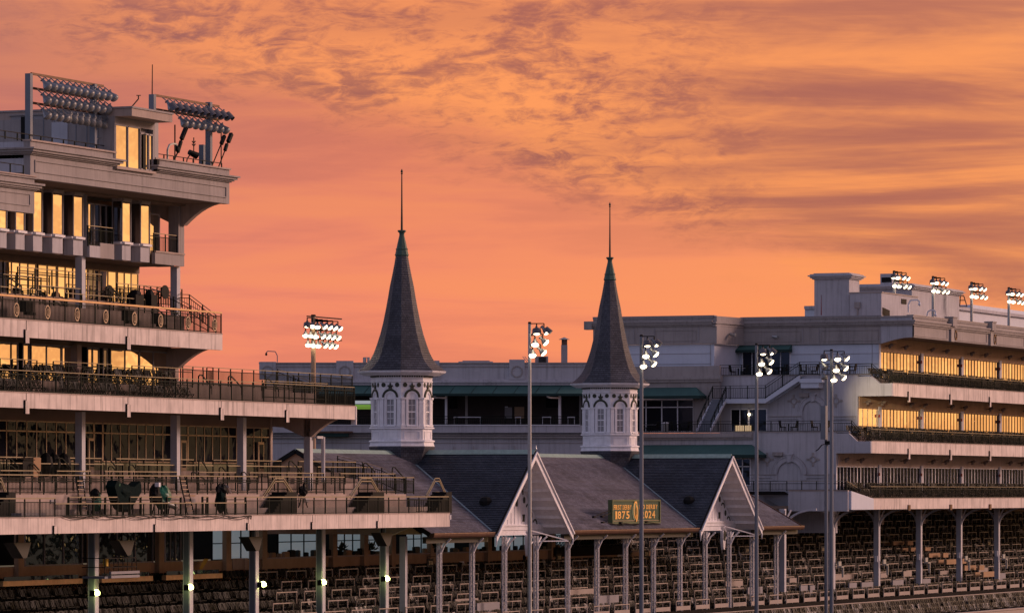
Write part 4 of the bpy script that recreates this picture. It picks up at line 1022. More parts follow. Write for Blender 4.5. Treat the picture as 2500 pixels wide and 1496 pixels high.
for a, b in (((1450, 1261), (1490, 1244)), ((1470, 1259), (1492, 1252)), ((1471, 1274), (1530, 1283)), ((1515, 1275), (1565, 1282)), ((1578, 1273), (1618, 1280))):
    arm.bar(P(a[0], a[1], ys-1.0 if a[0] < 1480 else ys-.7), P(b[0], b[1], ys), .05)
    arm.box(*(lambda p: (p.x-.12, p.x+.12, p.y-.1, p.y+.1, p.z-.08, p.z+.05))(P(a[0], a[1], ys-.9)))
arm.build('lamp_arms', blackm, sg)
# ================================================================== MIDDLE BUILDING behind the spires (its wall squares up to the sight line)
DM = 372.0
FW = Vector((C22, S22, 0)); RT = Vector((S22, -C22, 0))
def mt(v): p = CAM+FW*(DM+v.y)+RT*v.x; return Vector((p.x, p.y, v.z))
def ma(px): return (px-1250)/F*DM
def mz(py): return CAM.z+(1200-py)/F*DM
def mq(px, py, b=0): return mt(Vector((ma(px), b, mz(py))))
def MM(): return MB(tf=mt)
mid = thing('pavilion_building', mq(1040, 1200), 'lilac grey flat roofed building with a green awned terrace behind the spires', 'building')
def mbox(name, mat, px0, px1, py0, py1, b0=0, b1=.4, parent=None): return MM().box(ma(px0), ma(px1), b0, b1, mz(py1), mz(py0)).build(name, mat, parent or mid)
par = mbox('parapet', stucco_l, 633, 1470, 888, 926, 0, .5)
mbox('coping', stucco, 632, 1470, 884.5, 888.2, -.1, .6, par)
mbox('string_course', stucco, 675, 1470, 893.5, 896, -.06, -.001, par)
for a, b, z_, p in ((926, 930, .12, 0), (930, 934, .3, 0), (934, 940, .15, 0)): mbox('cornice', stucco_l, 650, 1470, a+.1, b, -z_, .5)
for a, b, t_ in ((633, 674, 883), (821, 863, 880.5), (1050, 1073, 880), (1243, 1281, 877.5)):
    p = mbox('parapet_pier', stucco_l, a, b, t_, 926, -.18, .55)
    MM().ring((ma((a+b)/2), -.24, mz(907)), (1, 0, 0), (0, 0, 1), (0, 1, 0), .38, .48, 0, math.tau, .06, 20).build('medallion_ring', stucco, p)
mbox('upper_wall', soffit, 640, 1470, 939, 962, .6, .9)
# awning
aw = MM(); a0, a1 = ma(780), ma(1424)
aw.slab((a0, .1, mz(939)), (a1, .1, mz(939)), (a1, -1.5, mz(961)), (a0, -1.5, mz(961)), .05)
awo = aw.build('awning', awn, mid)
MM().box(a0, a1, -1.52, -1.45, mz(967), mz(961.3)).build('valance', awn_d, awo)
for px in range(800, 1424, 52): MM().bar((ma(px), .0, mz(940.5)), (ma(px-14), -1.53, mz(960.5)), .03).build('awning_rib', awn_d, awo)
mbox('interior_wall', surf('terrace_inner_wall', (.060, .045, .042, 1), .9, var=.2), 640, 1470, 960, 1042, 5.0, 5.2)
mbox('terrace_ceiling', soffit, 640, 1470, 958, 960, .6, 5.0)
for px in (1089, 1138, 1367, 1418): mbox('column', white if px in (1089, 1367) else stucco, px-3, px+3, 963, 1040, .3 if px in (1089, 1367) else 2.5, .5 if px in (1089, 1367) else 2.8)
for px in (1060, 1336):
    MM().path([(ma(px), -1.2, mz(958)), (ma(px), -1.2, mz(968)), (ma(px+5), -1.0, mz(971)), (ma(px+29), .2, mz(971)), (ma(px+29), .2, mz(1036))], .12).build('downpipe', white, mid)
mbox('floor_slab', stucco_l, 640, 1436, 1038, 1056, -.6, 5.2)
mbox('coping', white, 640, 1416, 1036.5, 1038.4, -.7, .3)
mbox('ledge', stucco, 640, 1440, 1060, 1064, -.2, .3); mbox('ledge', stucco, 640, 1440, 1066, 1069, -.35, .3)
mbox('lower_wall', stucco_l, 640, 1470, 1056, 1180, 0, .6)
mbox('return_wall', stucco_l, 1437, 1510, 926, 1180, .7, 6)
mbox('string_course', stucco, 640, 1470, 1080, 1082, -.05, -.001)
for px in (1054, 1107, 1155, 1206, 1255): mbox('pipe_stub', stucco, px, px+1.2, 1088, 1100, -.12, -.001)
railing(mid, [mt(Vector((ma(640), -.4, mz(1038)))), mt(Vector((ma(1413), -.4, mz(1038))))], h=.72, post=2.0, tw=.06, top=darkm)
d_ = mbox('door', frame_g, 1232, 1250, 991, 1018, 4.9, 4.999); MM().box(ma(1232.5), ma(1240), 4.85, 4.9, mz(991), mz(989)).build('exit_sign', white, d_)
mbox('door', brown, 1256, 1280, 990, 1018, 4.9, 4.999); mbox('dark_screen', blackm, 1095, 1115, 968, 994, 4.8, 4.999); mbox('dark_screen', blackm, 1334, 1370, 970, 992, 4.8, 4.999)
# picture of grass on the big screen
sm, N, L, b = newmat('screen_picture')
geo = N.new('ShaderNodeNewGeometry'); sp = N.new('ShaderNodeSeparateXYZ'); L.new(geo.outputs['Position'], sp.inputs[0])
mr = N.new('ShaderNodeMapRange'); mr.inputs[1].default_value = mz(998); mr.inputs[2].default_value = mz(977); L.new(sp.outputs[2], mr.inputs[0])
cr = N.new('ShaderNodeValToRGB'); cr.color_ramp.interpolation = 'CONSTANT'
for p_, c_ in ((0, (.14, .25, .03, 1)), (.35, (.18, .34, .05, 1)), (.52, (.03, .05, .03, 1)), (.62, (.40, .42, .45, 1))):
    e = cr.color_ramp.elements[0] if p_ == 0 else cr.color_ramp.elements.new(p_); e.position = p_; e.color = c_
cr.color_ramp.elements[-1].color = (.35, .38, .42, 1)
L.new(mr.outputs[0], cr.inputs[0]); L.new(cr.outputs[0], b.inputs['Emission Color']); b.inputs['Emission Strength'].default_value = .8; b.inputs['Base Color'].default_value = (.02, .02, .02, 1)
ts = thing('video_screen', mq(885, 998, 1), 'lit video screen showing green turf, left of the nearer spire', 'screen')
mbox('picture', sm, 866, 904, 977, 998, 1.0, 1.1, ts); mbox('casing', blackm, 865, 905, 975.5, 999.5, 1.101, 1.3, ts)
# small green canopy over the left terrace
cn = MM(); cn.box(ma(773), ma(862), -1.5, .2, mz(1057), mz(1052.5)).build('canopy_edge', copper, mid); MM().box(ma(775), ma(852), -1.4, .1, mz(1066), mz(1057.2)).build('canopy_valance', awn_d, mid)
# terrace tables
for i, (px, w_) in enumerate(((1140, 66), (1265, 14), (1335, 22), (1395, 18))):
    t = thing('long_table', mq(px, 1036, 1.5), 'pale folding table on the covered terrace, %s' % ('the widest, standing left of the floodlight pole', 'short one beside the doors', 'just left of the white downpipe column', 'at the right end by the farther spire')[i], 'table')
    MM().box(ma(px-w_/2), ma(px+w_/2), 1.3, 2.0, mz(1018), mz(1015.5)).build('table_top', white, t)
    for k in (0, 1): MM().box(ma(px-w_/2+k*(w_-2)+.3), ma(px-w_/2+k*(w_-2)+1.5), 1.4, 1.5, mz(1037), mz(1018.2)).build('leg', white, t)
# roof clutter
def roofthing(name, label, cat, px0, px1, py0, py1, mat, b0=3, b1=6):
    t = thing(name, mq((px0+px1)/2, py1, b0), label, cat)
    MM().box(ma(px0), ma(px1), b0, b1, mz(py1), mz(py0)).build('body', mat, t); return t
t = roofthing('roof_skylight', 'low stepped skylight housing on the pavilion roof', 'skylight', 1118, 1203, 879.5, 888, stucco_l)
MM().box(ma(1128), ma(1195), 3.3, 5.5, mz(879.4), mz(877)).build('lid', frame_g, t)
roofthing('roof_hatch', 'small flat hatch box right of the skylight', 'hatch', 1206, 1236, 883, 888, stucco)
t = roofthing('air_conditioner', 'grey louvred air conditioner behind the floodlights on the pavilion roof', 'air conditioner', 1307, 1339, 867, 888, frame_g)
for i in range(7): MM().box(ma(1316+i*2.7), ma(1317.4+i*2.7), 2.9, 2.999, mz(886), mz(868.5)).build('louvre', blackm, t)
t = roofthing('chimney', 'tall grey metal chimney with a conical cap right of the first single light pole', 'chimney', 1371, 1386.5, 839, 888, frame_g, 3, 3.6)
MM().box(ma(1372), ma(1386), 3.1, 3.5, mz(839), mz(826)).build('flue', copper, t)
cp = MB(tf=mt); cp.lathe((ma(1378.7), 3.3, mz(825.5)), [(.48, 0), (.40, .04), (.02, .2)], 12); cp.build('cap', galv, t)
t = thing('vent_pipes', mq(892, 888, 3), 'pair of steel vent pipes on the roof left of the nearer spire', 'vents')
for px in (888, 897): MM().tube((ma(px), 3, mz(888)), (ma(px), 3, mz(871)), .12).build('pipe', galv, t)
MM().path([(ma(884), 3, mz(888)), (ma(884), 3, mz(870)), (ma(900), 3, mz(870))], .06).build('frame', galv, t)
t = thing('bent_lamp', mq(675, 884), 'curved swan neck lamp on the left corner of the pavilion roof', 'lamp')
MM().path([(ma(677), 0, mz(884)), (ma(677), 0, mz(868)), (ma(672), 0, mz(858)), (ma(653), 0, mz(857)), (ma(650), 0, mz(861))], .07).build('arm', frame_g, t)
MM().lathe((ma(650), 0, mz(868)), [(.03, 0), (.09, .05), (.09, .16), (.04, .25)], 8).build('lamp_shade', blackm, t)
t = thing('roof_ladder', mq(1283, 888, 1), 'small steel ladder leaning on the roof pier by the light pole', 'ladder')
for d in (0, 5): MM().bar((ma(1276+d), 1, mz(869)), (ma(1291+d), 1, mz(888)), .05).build('rail', frame_g, t)

# ================================================================== RIGHT BUILDING
xA, xB, xC, xD = 153.3, 147.7, 142.1, 136.3
YF, YV = -4.25, -1.3
XE = 262.0
rb = thing('grandstand_extension', (175, 0, 0), 'long grey stucco grandstand wing with three seating balconies and mirrored windows at right', 'building')
def fb(px0, px1, py0, py1, x, t=.3, tz=None):
    """box whose near face lies on the cross wall plane x; px/py read off there"""
    y0, y1 = Y(px1, x), Y(px0, x); ym_ = (y0+y1)/2
    return MB().box(x, x+t, y0, y1, Z(py1, x, ym_), Z(py0, x, ym_))
def F_(name, mat, px0, px1, py0, py1, x, t=.3, parent=None): return fb(px0, px1, py0, py1, x, t).build(name, mat, parent or rb)
zr_t = Z(770, xA, YF); zr_b = Z(823, xA, YF); zr_c = Z(840, xA, 2.0)
xL = xA-5.2
# roof parapet along the track side
pf = MB().box(xA, XE, YF, YF+.4, zr_b, zr_t).build('roof_parapet', stucco, rb)
c = MB()
for a, b, p in ((.0, .08, .08), (.20, .27, .36), (.27, .37, .26), (.37, .44, .14)): c.box(xA-p, XE, YF-p, YF-.002, zr_t-b*1.85, zr_t-a*1.85)
c.build('cornice', stucco, pf)
MB().box(xA-.05, XE, YF-.12, YF+.5, zr_t+.001, zr_t+.07).build('coping', panelw, pf)
for px in (2322, 2418):
    x = X(px, YF)
    MB().box(x-.9, x+.3, YF-.45, YF+.3, zr_t-.55, zr_t+.16).box(x-.95, x+.35, YF-.5, YF+.3, zr_t+.161, zr_t+.26).build('pier_cap', stucco, pf)
    MB().box(x-.55, x+.25, YF-.2, YF-.003, zr_b-.05, zr_t-.56).build('pier', frame_g, pf)
    MB().ring((x+1.3, YF-.02, (zr_b+zr_t)/2-.35), (1, 0, 0), (0, 0, 1.3), (0, -1, 0), .22, .34, 0, math.tau, .05, 16).build('medallion', copper, pf)
za, zc_ = zr_b+.18, zr_b+.92
for x0, x1 in ((xA+.3, X(2312, YF)), (X(2335, YF), X(2408, YF)), (X(2432, YF), X(2500, YF))):
    q = MB(); q.box(x0, x1, YF-.05, YF-.001, zc_, zc_+.06); q.box(x0, x1, YF-.05, YF-.001, za-.06, za); q.box(x0, x0+.07, YF-.05, YF-.001, za, zc_); q.box(x1-.07, x1, YF-.05, YF-.001, za, zc_); q.build('panel_moulding', stucco, pf)
MB().box(xA+.02, XE, YF+.401, 12, zr_b+.03, zr_b+.3).build('roof_soffit', soffit, rb)
# cross wall parapet with angled return
yc1, yc0 = Y(1808, xA), Y(1742, xL)
def crossp(x, y0, y1, name='cross_parapet'):
    o = MB().box(x, x+.35, y0, y1, zr_c, zr_t).build(name, stucco, rb)
    c = MB()
    for a, b, p in ((.0, .08, .08), (.20, .27, .36), (.27, .37, .26), (.37, .44, .14)): c.box(x-p, x-.002, y0-(p if y0 < -3 else 0), y1, zr_t-b*1.85, zr_t-a*1.85)
    c.box(x-.05, x-.001, y0, y1, zr_c+.02, zr_c+.1)
    c.build('cornice', stucco, o); MB().box(x-.12, x+.45, y0-.1, y1, zr_t+.001, zr_t+.07).build('coping', frame_g, o); return o
yE = Y(1448, xL)
# haunched corner: lower edge rises near the outer corner
yh0, yh1 = YF, Y(2150, xA)
hp = [(yh0, zr_t), (yh0, zr_b)]+[(yh0+(yh1-yh0)*(t/8), zr_b-(zr_b-zr_c)*(1-math.cos(t/8*math.pi/2))) for t in range(1, 9)]+[(yh1, zr_t)]
MB().prism(hp, xA-.001, xA+.34, 'x').build('corner_haunch', stucco_l, rb)
cp_ = crossp(xA, Y(2150, xA)+.001, yc1)
c = MB()
for a, b, p in ((.0, .08, .08), (.20, .27, .36), (.27, .37, .26), (.37, .44, .14)): c.box(xA-p, xA-.002, YF-.001, Y(2150, xA), zr_t-b*1.85, zr_t-a*1.85)
c.build('cornice', stucco, cp_)
cl_ = crossp(xL, yc0, yE)
MB().slab((xA, yc1, zr_c), (xL, yc0, zr_c), (xL, yc0, zr_t), (xA, yc1, zr_t), -.3).build('angled_parapet', stucco, rb)
for zz, p in ((.30, .3), (.42, .2)): MB().bar((xA-p, yc1-p, zr_t-zz*1.85), (xL-p, yc0-p*.6, zr_t-zz*1.85), .3, .14).build('cornice', stucco, rb)
for par_, x, a, b in ((cp_, xA, 1815, 1955), (cp_, xA, 2005, 2145), (cl_, xL, 1600, 1700)):
    y0, y1 = Y(b, x), Y(a, x); z0, z1 = zr_c+.3, zr_c+1.12
    q = MB(); q.box(x-.05, x-.001, y0, y1, z1, z1+.05); q.box(x-.05, x-.001, y0, y1, z0-.05, z0); q.box(x-.05, x-.001, y0, y0+.05, z0, z1); q.box(x-.05, x-.001, y1-.05, y1, z0, z1); q.build('panel_moulding', stucco, par_)
for par_, x, ps in ((cp_, xA, (1960, 2000, 2150)), (cl_, xL, (1548, 1598, 1706))):
    for px in ps: MB().box(x-.04, x-.001, Y(px, x)-.03, Y(px, x)+.03, zr_c+.1, zr_t-.85).build('joint', frame_g, par_)
MB().box(xL-.35, xL+.3, yE, yE+.7, zr_t-1.0, zr_t-.3).build('cornice_return', stucco, rb)
MB().box(xL+.3, xA+30, yE-.4, yE, zr_c-6, zr_t-.3).build('end_wall', stucco_l, rb)
# small cameras on the parapet
for px, py, x in ((1783, 816, xL+2.5), (1886, 821, xA-.1)):
    p = PX(px, py, x-.3); o = MB(); o.tube(p, p+Vector((-.1, -.5, -.08)), .13, .16).bar(p, p+Vector((.5, .1, .15)), .08); o.build('wall_lamp', galv, rb)
# white panelled top wall
ztA = Z(917, xB, 4)
MB().box(xA+.15, xA+.4, Y(2147, xA), yc1+.3, ztA, zr_c-.02).build('panelled_wall', greyw, rb)
MB().slab((xA+.15, yc1+.3, ztA), (xL+.2, yc0+.2, ztA), (xL+.2, yc0+.2, zr_c-.01), (xA+.15, yc1+.3, zr_c-.01), -.2).build('panelled_wall', greyw, rb)
MB().box(xL+.2, xL+.4, yc0+.2, Y(1500, xL), ztA-.5, zr_c-.02).build('panelled_wall', greyw, rb)
for py in (864, 889):
    z = Z(py, xA, 4); MB().box(xA+.12, xA+.149, Y(2147, xA), yc1, z-.02, z+.02).build('panel_joint', frame_g, rb); MB().box(xL+.17, xL+.199, yc0+.3, Y(1530, xL), z-.02, z+.02).build('panel_joint', frame_g, rb)
for px, x in ((2128, xA), (1733, xL), (1600, xL)): MB().box(x+.11, x+.148, Y(px, x)-.015, Y(px, x)+.015, ztA, zr_c-.03).build('panel_joint', frame_g, rb)
# awning and doors on the upper terrace
ya0, ya1 = Y(1933, xA), Y(1798, xA)
def awning(x, y0, y1, zt, zb, out, val=.3, slope_l=.0, slope_r=.0):
    m = MB(); m.slab((x, y1, zt), (x, y0, zt), (x-out, y0-slope_r, zb), (x-out, y1+slope_l, zb), .04)
    m.add([(x, y1, zt), (x-out, y1+slope_l, zb), (x, y1+slope_l, zb)], [(0, 1, 2)]); m.add([(x, y0, zt), (x-out, y0-slope_r, zb), (x, y0-slope_r, zb)], [(0, 1, 2)])
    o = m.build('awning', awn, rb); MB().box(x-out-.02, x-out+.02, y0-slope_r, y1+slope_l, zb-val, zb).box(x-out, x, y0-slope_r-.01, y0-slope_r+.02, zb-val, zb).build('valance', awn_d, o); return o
awning(xA+.1, ya0, ya1, Z(841, xA, 6), Z(853, xA, 6), .9, .22, .2)
glazing(rb, (xA+.1, Y(1812, xA)), (xA+.1, Y(1928, xA)), ztA, Z(857, xA, 6), 5, white, g_dk, mw=.07, door=(3,), outward=(-1, 0), depth=.06)
# upper terrace edge and wall below it (arched wall)
ywR = YV
MB().box(xB, xB+.35, ywR, Y(1757, xB), Z(1055, xC, 4)-.4, ztA).build('arched_wall', stucco_l, rb)
MB().box(xB+.351, xA+.14, ywR+.02, Y(1757, xB), ztA-.3, ztA-.03).build('terrace_floor', floorm, rb)
z1T, z1B = Z(935, xB, YF), Z(966, xB, YF)
MB().prism([(YF, z1B), (YF, z1T), (Y(2148, xB), z1T), (Y(2127, xB), ztA-.1), (ywR+.001, ztA-.1), (ywR+.001, z1B)], xB-.001, xB+.349, 'x').build('balcony_end', stucco_l, rb)
MB().box(xB-.06, xB+.4, Y(2127, xB), Y(1757, xB), ztA+.001, ztA+.08).build('coping', stucco, rb)
railing(rb, [(xB+.1, Y(1757, xB), ztA), (xB+.1, Y(2127, xB), ztA)], h=.95, post=1.9, top=darkm)
railing(rb, [(xB+.1, Y(2127, xB), ztA), (xB+.1, Y(2148, xB), z1T+.05), (xB+.1, YF+.1, z1T+.05)], h=.95, post=1.0, top=darkm)
# curved-looking left wall with cornice under it
xb2 = xB-.8
MB().box(xb2, xb2+.3, Y(1757, xb2), Y(1440, xb2), Z(921, xb2, 12), Z(893, xb2, 12)).build('bowed_wall', stucco, rb)
for a, b, p in ((917, 921, .10), (921, 926, .3), (926, 932, .18)): MB().box(xb2-p, xb2+.3, Y(1762, xb2), Y(1440, xb2), Z(b, xb2, 12), Z(a+.1, xb2, 12)).build('cornice', stucco, rb)
MB().box(xb2+.02, xb2+.3, Y(1757, xb2), Y(1440, xb2), Z(972, xb2, 12), Z(932, xb2, 12)).build('wall', stucco, rb)
MB().box(xb2+.02, xb2+.3, Y(1757, xb2), Y(1692, xb2), Z(1056, xb2, 10), Z(972.1, xb2, 10)).build('wall', stucco, rb)
awning(xb2, Y(1700, xb2), Y(1500, xb2), Z(945, xb2, 12), Z(966, xb2, 12), 1.5, .25, 0, .9)
glazing(rb, (xb2+.1, Y(1500, xb2)), (xb2+.1, Y(1692, xb2)), Z(1054, xb2, 12), Z(974, xb2, 12), 5, white, g_dk, mw=.08, transom=Z(993, xb2, 12), outward=(-1, 0), depth=.08)
F_('lit_room_panel', warm, 1646, 1668, 975, 1040, xb2+.5, .05); F_('lit_room_panel', warm, 1570, 1582, 1000, 1050, xb2+.6, .05)
# lower terrace
ztB = Z(1055, xC, 4)
MB().box(xC, xC+.35, ywR, Y(1838, xC), Z(1300, xC, 2), ztB).build('arched_wall', stucco_l, rb)
MB().box(xC+.351, xB-.01, ywR+.02, Y(1440, xC), ztB-.3, ztB-.03).build('terrace_floor', floorm, rb)
z2T, z2B = Z(1076.5, xC, YF), Z(1105.5, xC, YF)
MB().prism([(YF, z2B), (YF, z2T), (Y(2092, xC), z2T), (Y(2072, xC), ztB-.1), (ywR+.001, ztB-.1), (ywR+.001, z2B)], xC-.001, xC+.349, 'x').build('balcony_end', stucco_l, rb)
MB().box(xC-.06, xC+.4, Y(2072, xC), Y(1440, xC), ztB+.001, ztB+.08).build('coping', stucco, rb)
railing(rb, [(xC+.1, Y(1560, xC), ztB), (xC+.1, Y(2078, xC), ztB)], h=.92, post=2.2, top=darkm)
railing(rb, [(xC+.1, Y(2078, xC), ztB), (xC+.1, Y(2096, xC), z2T+.05), (xC+.1, YF+.1, z2T+.05)], h=.95, post=1.0, top=darkm)
for a, b, p in ((1056.5, 1060, .12), (1060.1, 1067, .32), (1067.1, 1072, .18)): MB().box(xC-p, xC+.3, Y(1838, xC), Y(1440, xC), Z(b, xC, 8), Z(a, xC, 8)).build('cornice', stucco, rb)
MB().box(xC+.03, xC+.3, Y(1838, xC), Y(1440, xC), Z(1300, xC, 8), Z(1072.1, xC, 8)).build('wall', stucco_l, rb)
awning(xC, Y(1835, xC), Y(1500, xC), Z(1085, xC, 8), Z(1110, xC, 8), 1.7, .25, 0, 1.3)
glazing(rb, (xC-.02, Y(1775, xC)), (xC-.02, Y(1832, xC)), Z(1185, xC, 5), Z(1118, xC, 5), 3, white, g_dk, mw=.08, transom=Z(1138, xC, 5), outward=(-1, 0), depth=.06)
# arches, keystones, quatrefoils, mouldings on the cross walls
def ornament(x, pc, pspring, rout, rin, base, ks, quads, mould, lamp):
    yc = Y(pc, x); zsp = Z(pspring, x, yc); u = Vector((0, 1, 0)); k = D(x, yc)/F
    ro, ri = rout*k, rin*k
    a = MB(); a.ring((x-.1, yc, zsp), u, (0, 0, 1), (1, 0, 0), ri, ro, 0, math.pi, .099, 20)
    a.ring((x-.15, yc, zsp), u, (0, 0, 1), (1, 0, 0), ro-.09, ro, 0, math.pi, .05, 20); a.ring((x-.14, yc, zsp), u, (0, 0, 1), (1, 0, 0), ri, ri+.07, 0, math.pi, .04, 20)
    o = a.build('blind_arch', stucco_l, rb)
    zb_ = Z(base, x, yc)
    MB().ring((x-.155, yc, zsp), u, (0, 0, 1), (1, 0, 0), ro+.001, ro+.045, 0, math.pi, .15, 20).ring((x-.12, yc, zsp), u, (0, 0, 1), (1, 0, 0), ri-.045, ri-.001, 0, math.pi, .115, 20).build('arch_edge', frame_g, o)
    for s in (-1, 1): MB().box(x-.1, x-.001, yc+s*(ri+ro)/2-(ro-ri)/2, yc+s*(ri+ro)/2+(ro-ri)/2, zb_, zsp-.001).build('arch_leg', stucco_l, o)
    zk = zsp+ro; MB().prism([(yc-.16, zsp+ri-.1), (yc+.16, zsp+ri-.1), (yc+.24, zk+.05), (yc-.24, zk+.05)], x-.24, x-.001, 'x').box(x-.28, x-.001, yc-.32, yc+.32, zk+.051, zk+.16).build('keystone', stucco_l, o)
    for px, py in quads:
        y_, z_ = Y(px, x), Z(py, x, Y(px, x)); q = MB(); q.ring((x-.08, y_, z_), u, (0, 0, 1), (1, 0, 0), .20, .29, 0, math.tau, .079, 16)
        for dx, dz in ((1, 0), (-1, 0), (0, 1), (0, -1)):
            q.box(x-.06, x-.001, y_+dx*.42-(.14 if dx else .09), y_+dx*.42+(.14 if dx else .09), z_+dz*.42-(.14 if dz else .09), z_+dz*.42+(.14 if dz else .09))
        q.build('quatrefoil', stucco, rb)
    for a0, a1, p0, p1 in mould:
        m_ = fb(a0, a1, p0, p0+2.2, x-.16, .159); m_.build('moulding', stucco, rb); fb(a0+1, a1-1, p0+2.3, p1, x-.09, .089).build('moulding', stucco_l, rb)
    a0, a1, p0, p1 = lamp; fb(a0, a1, p0, p1, x-.35, .349).build('wall_light_box', stucco, rb)
ornament(xC, 1928, 1156, 44, 31, 1172, 1, ((1873, 1121), (1985, 1121)), ((1832, 1895, 1157, 1166), (1962, 2036, 1157, 1166)), (1885, 1909, 1103, 1112))
ornament(xB, 1985, 1003, 37, 26, 1035, 1, ((1938, 979), (2041, 978)), ((1876, 1956, 1015, 1023), (2034, 2088, 1015, 1023)), (1950, 1973, 959, 969))
glazing(rb, (xB-.02, Y(1785, xB)), (xB-.02, Y(1872, xB)), Z(1053, xB, 6), Z(997, xB, 6), 4, white, g_dk, mw=.07, door=(2,), outward=(-1, 0), depth=.06)
F_('glowing_counter', warm, 1795, 1832, 1038, 1053, xB-.4, .3)  # counter given emission in place of warm light falling on it
wl = thing('wall_lantern', PX(1829, 1011, xB-.3), 'small lit globe lamp beside the terrace doors under the outside stair', 'lamp')
p = PX(1829, 1011, xB-.3); MB().lathe((p.x, p.y, p.z-.12), [(.03, 0), (.11, .06), (.12, .14), (.04, .24)], 8).build('globe', lit, wl); MB().bar(p+Vector((0, 0, .12)), p+Vector((.28, 0, .2)), .04).build('bracket', blackm, wl)
# outside stair
st = thing('outside_stair', (xC+.8, Y(1720, xC+.8), ztB), 'white stringed outside stair climbing from lower to upper terrace', 'stair')
sx0_, sx1_ = xC+.7, xB-1.3
yR, yL = Y(1736, sx0_), Y(1703, sx0_); zL = Z(974, sx1_, yR)
n = 14
tread = MB().box(0, (sx1_-sx0_)/n+.02, yR, yL, -.05, 0).box(0, .03, yR, yL, -(zL-ztB)/n, -.051).mesh('step', postm)
for i in range(n): inst('step', tread, st, (sx0_+(sx1_-sx0_)*i/n, 0, ztB+(zL-ztB)*(i+1)/n))
for y_ in (yR, yL): MB().add([(sx0_-.2, y_-.04, ztB-.02), (sx0_-.2, y_+.04, ztB-.02), (sx1_, y_+.04, zL-.25), (sx1_, y_-.04, zL-.25), (sx0_-.2, y_-.04, ztB+.3), (sx0_-.2, y_+.04, ztB+.3), (sx1_, y_+.04, zL+.08), (sx1_, y_-.04, zL+.08)],
    [(0, 3, 2, 1), (4, 5, 6, 7), (0, 1, 5, 4), (1, 2, 6, 5), (2, 3, 7, 6), (3, 0, 4, 7)]).build('stringer', greyw, st)
yU0, yU1 = Y(1868, sx1_), Y(1952, sx1_)
MB().box(sx1_, sx1_+1.25, yU0, yL, zL-.36, zL).build('landing', greyw, st)
zU = ztA
for x_ in (sx1_, sx1_+1.17):
    MB().add([(x_, yU0, zL-.36), (x_+.08, yU0, zL-.36), (x_+.08, yU1, zU-.45), (x_, yU1, zU-.45), (x_, yU0, zL+.0), (x_+.08, yU0, zL+.0), (x_+.08, yU1, zU+.0), (x_, yU1, zU+.0)],
             [(0, 3, 2, 1), (4, 5, 6, 7), (0, 1, 5, 4), (1, 2, 6, 5), (2, 3, 7, 6), (3, 0, 4, 7)]).build('stringer', greyw, st)
tread2 = MB().box(sx1_+.081, sx1_+1.169, -.3, 0, -.05, 0).mesh('step', postm)
for i in range(12): inst('step', tread2, st, (0, yU0+(yU1-yU0)*(i)/12, zL+(zU-zL)*(i+1)/12))
MB().box(sx1_-.02, xB-.01, Y(2007, sx1_), yU1, zU-.62, zU-.28).build('bracket_slab', greyw, st)
MB().box(sx1_+.1, xB-.01, Y(1998, sx1_), Y(1954, sx1_), zU-1.05, zU-.621).build('bracket_slab', greyw, st)
railing(st, [(sx1_+.04, yL, zL), (sx1_+.04, yU0, zL), (sx1_+.04, yU1, zU), (sx1_+.04, Y(2000, sx1_), zU)], h=1.1, post=1.5, top=darkm)
railing(st, [(sx0_, yR, ztB), (sx1_, yR, zL)], h=1.05, post=1.1, top=darkm, infill=False)
railing(st, [(sx0_, yL, ztB), (sx1_, yL, zL)], h=1.05, post=1.1, top=darkm, infill=False)
# lowest wing terrace
ztC = Z(1198, xD, 0)
z3T, z3B = Z(1216.5, xC, YF), Z(1243, xC, YF)
yDr = Y(2070, xD)
MB().box(xD, xD+.3, yDr, Y(1925, xD), Z(1247, xD, 0), ztC).build('terrace_fascia', stucco_l, rb)
MB().add([(xD, Y(1925, xD), ztC), (xD, Y(1925, xD), Z(1247, xD, 0)), (xD+2.2, Y(1900, xD), Z(1247, xD, 0)), (xD+2.2, Y(1815, xD), ztC)], [(0, 1, 2, 3)]).build('terrace_fascia', greyw, rb)
MB().slab((xD+.3, yDr+.0, z3B), (xC+.2, YF, z3B), (xC+.2, YF, z3T), (xD+.3, yDr, ztC), .2).build('fascia_return', greyw, rb)
MB().box(xD+.301, xC-.01, yDr+.1, Y(1815, xD+2), ztC-.3, ztC-.03).build('terrace_floor', floorm, rb)
MB().box(xD-.05, xD+.35, yDr, Y(1925, xD), ztC+.001, ztC+.07).build('coping', tierw, rb)
railing(rb, [(xD+2, Y(1800, xD+2), ztC), (xD+.1, Y(1920, xD), ztC)], h=.8, post=1.7, top=darkm, infill=True)
railing(rb, [(xD+.1, Y(1920, xD), ztC), (xD+.1, Y(2066, xD), ztC), (xC, Y(2092, xC), z3T+.1)], h=.8, post=1.4, top=railtop, infill=False)
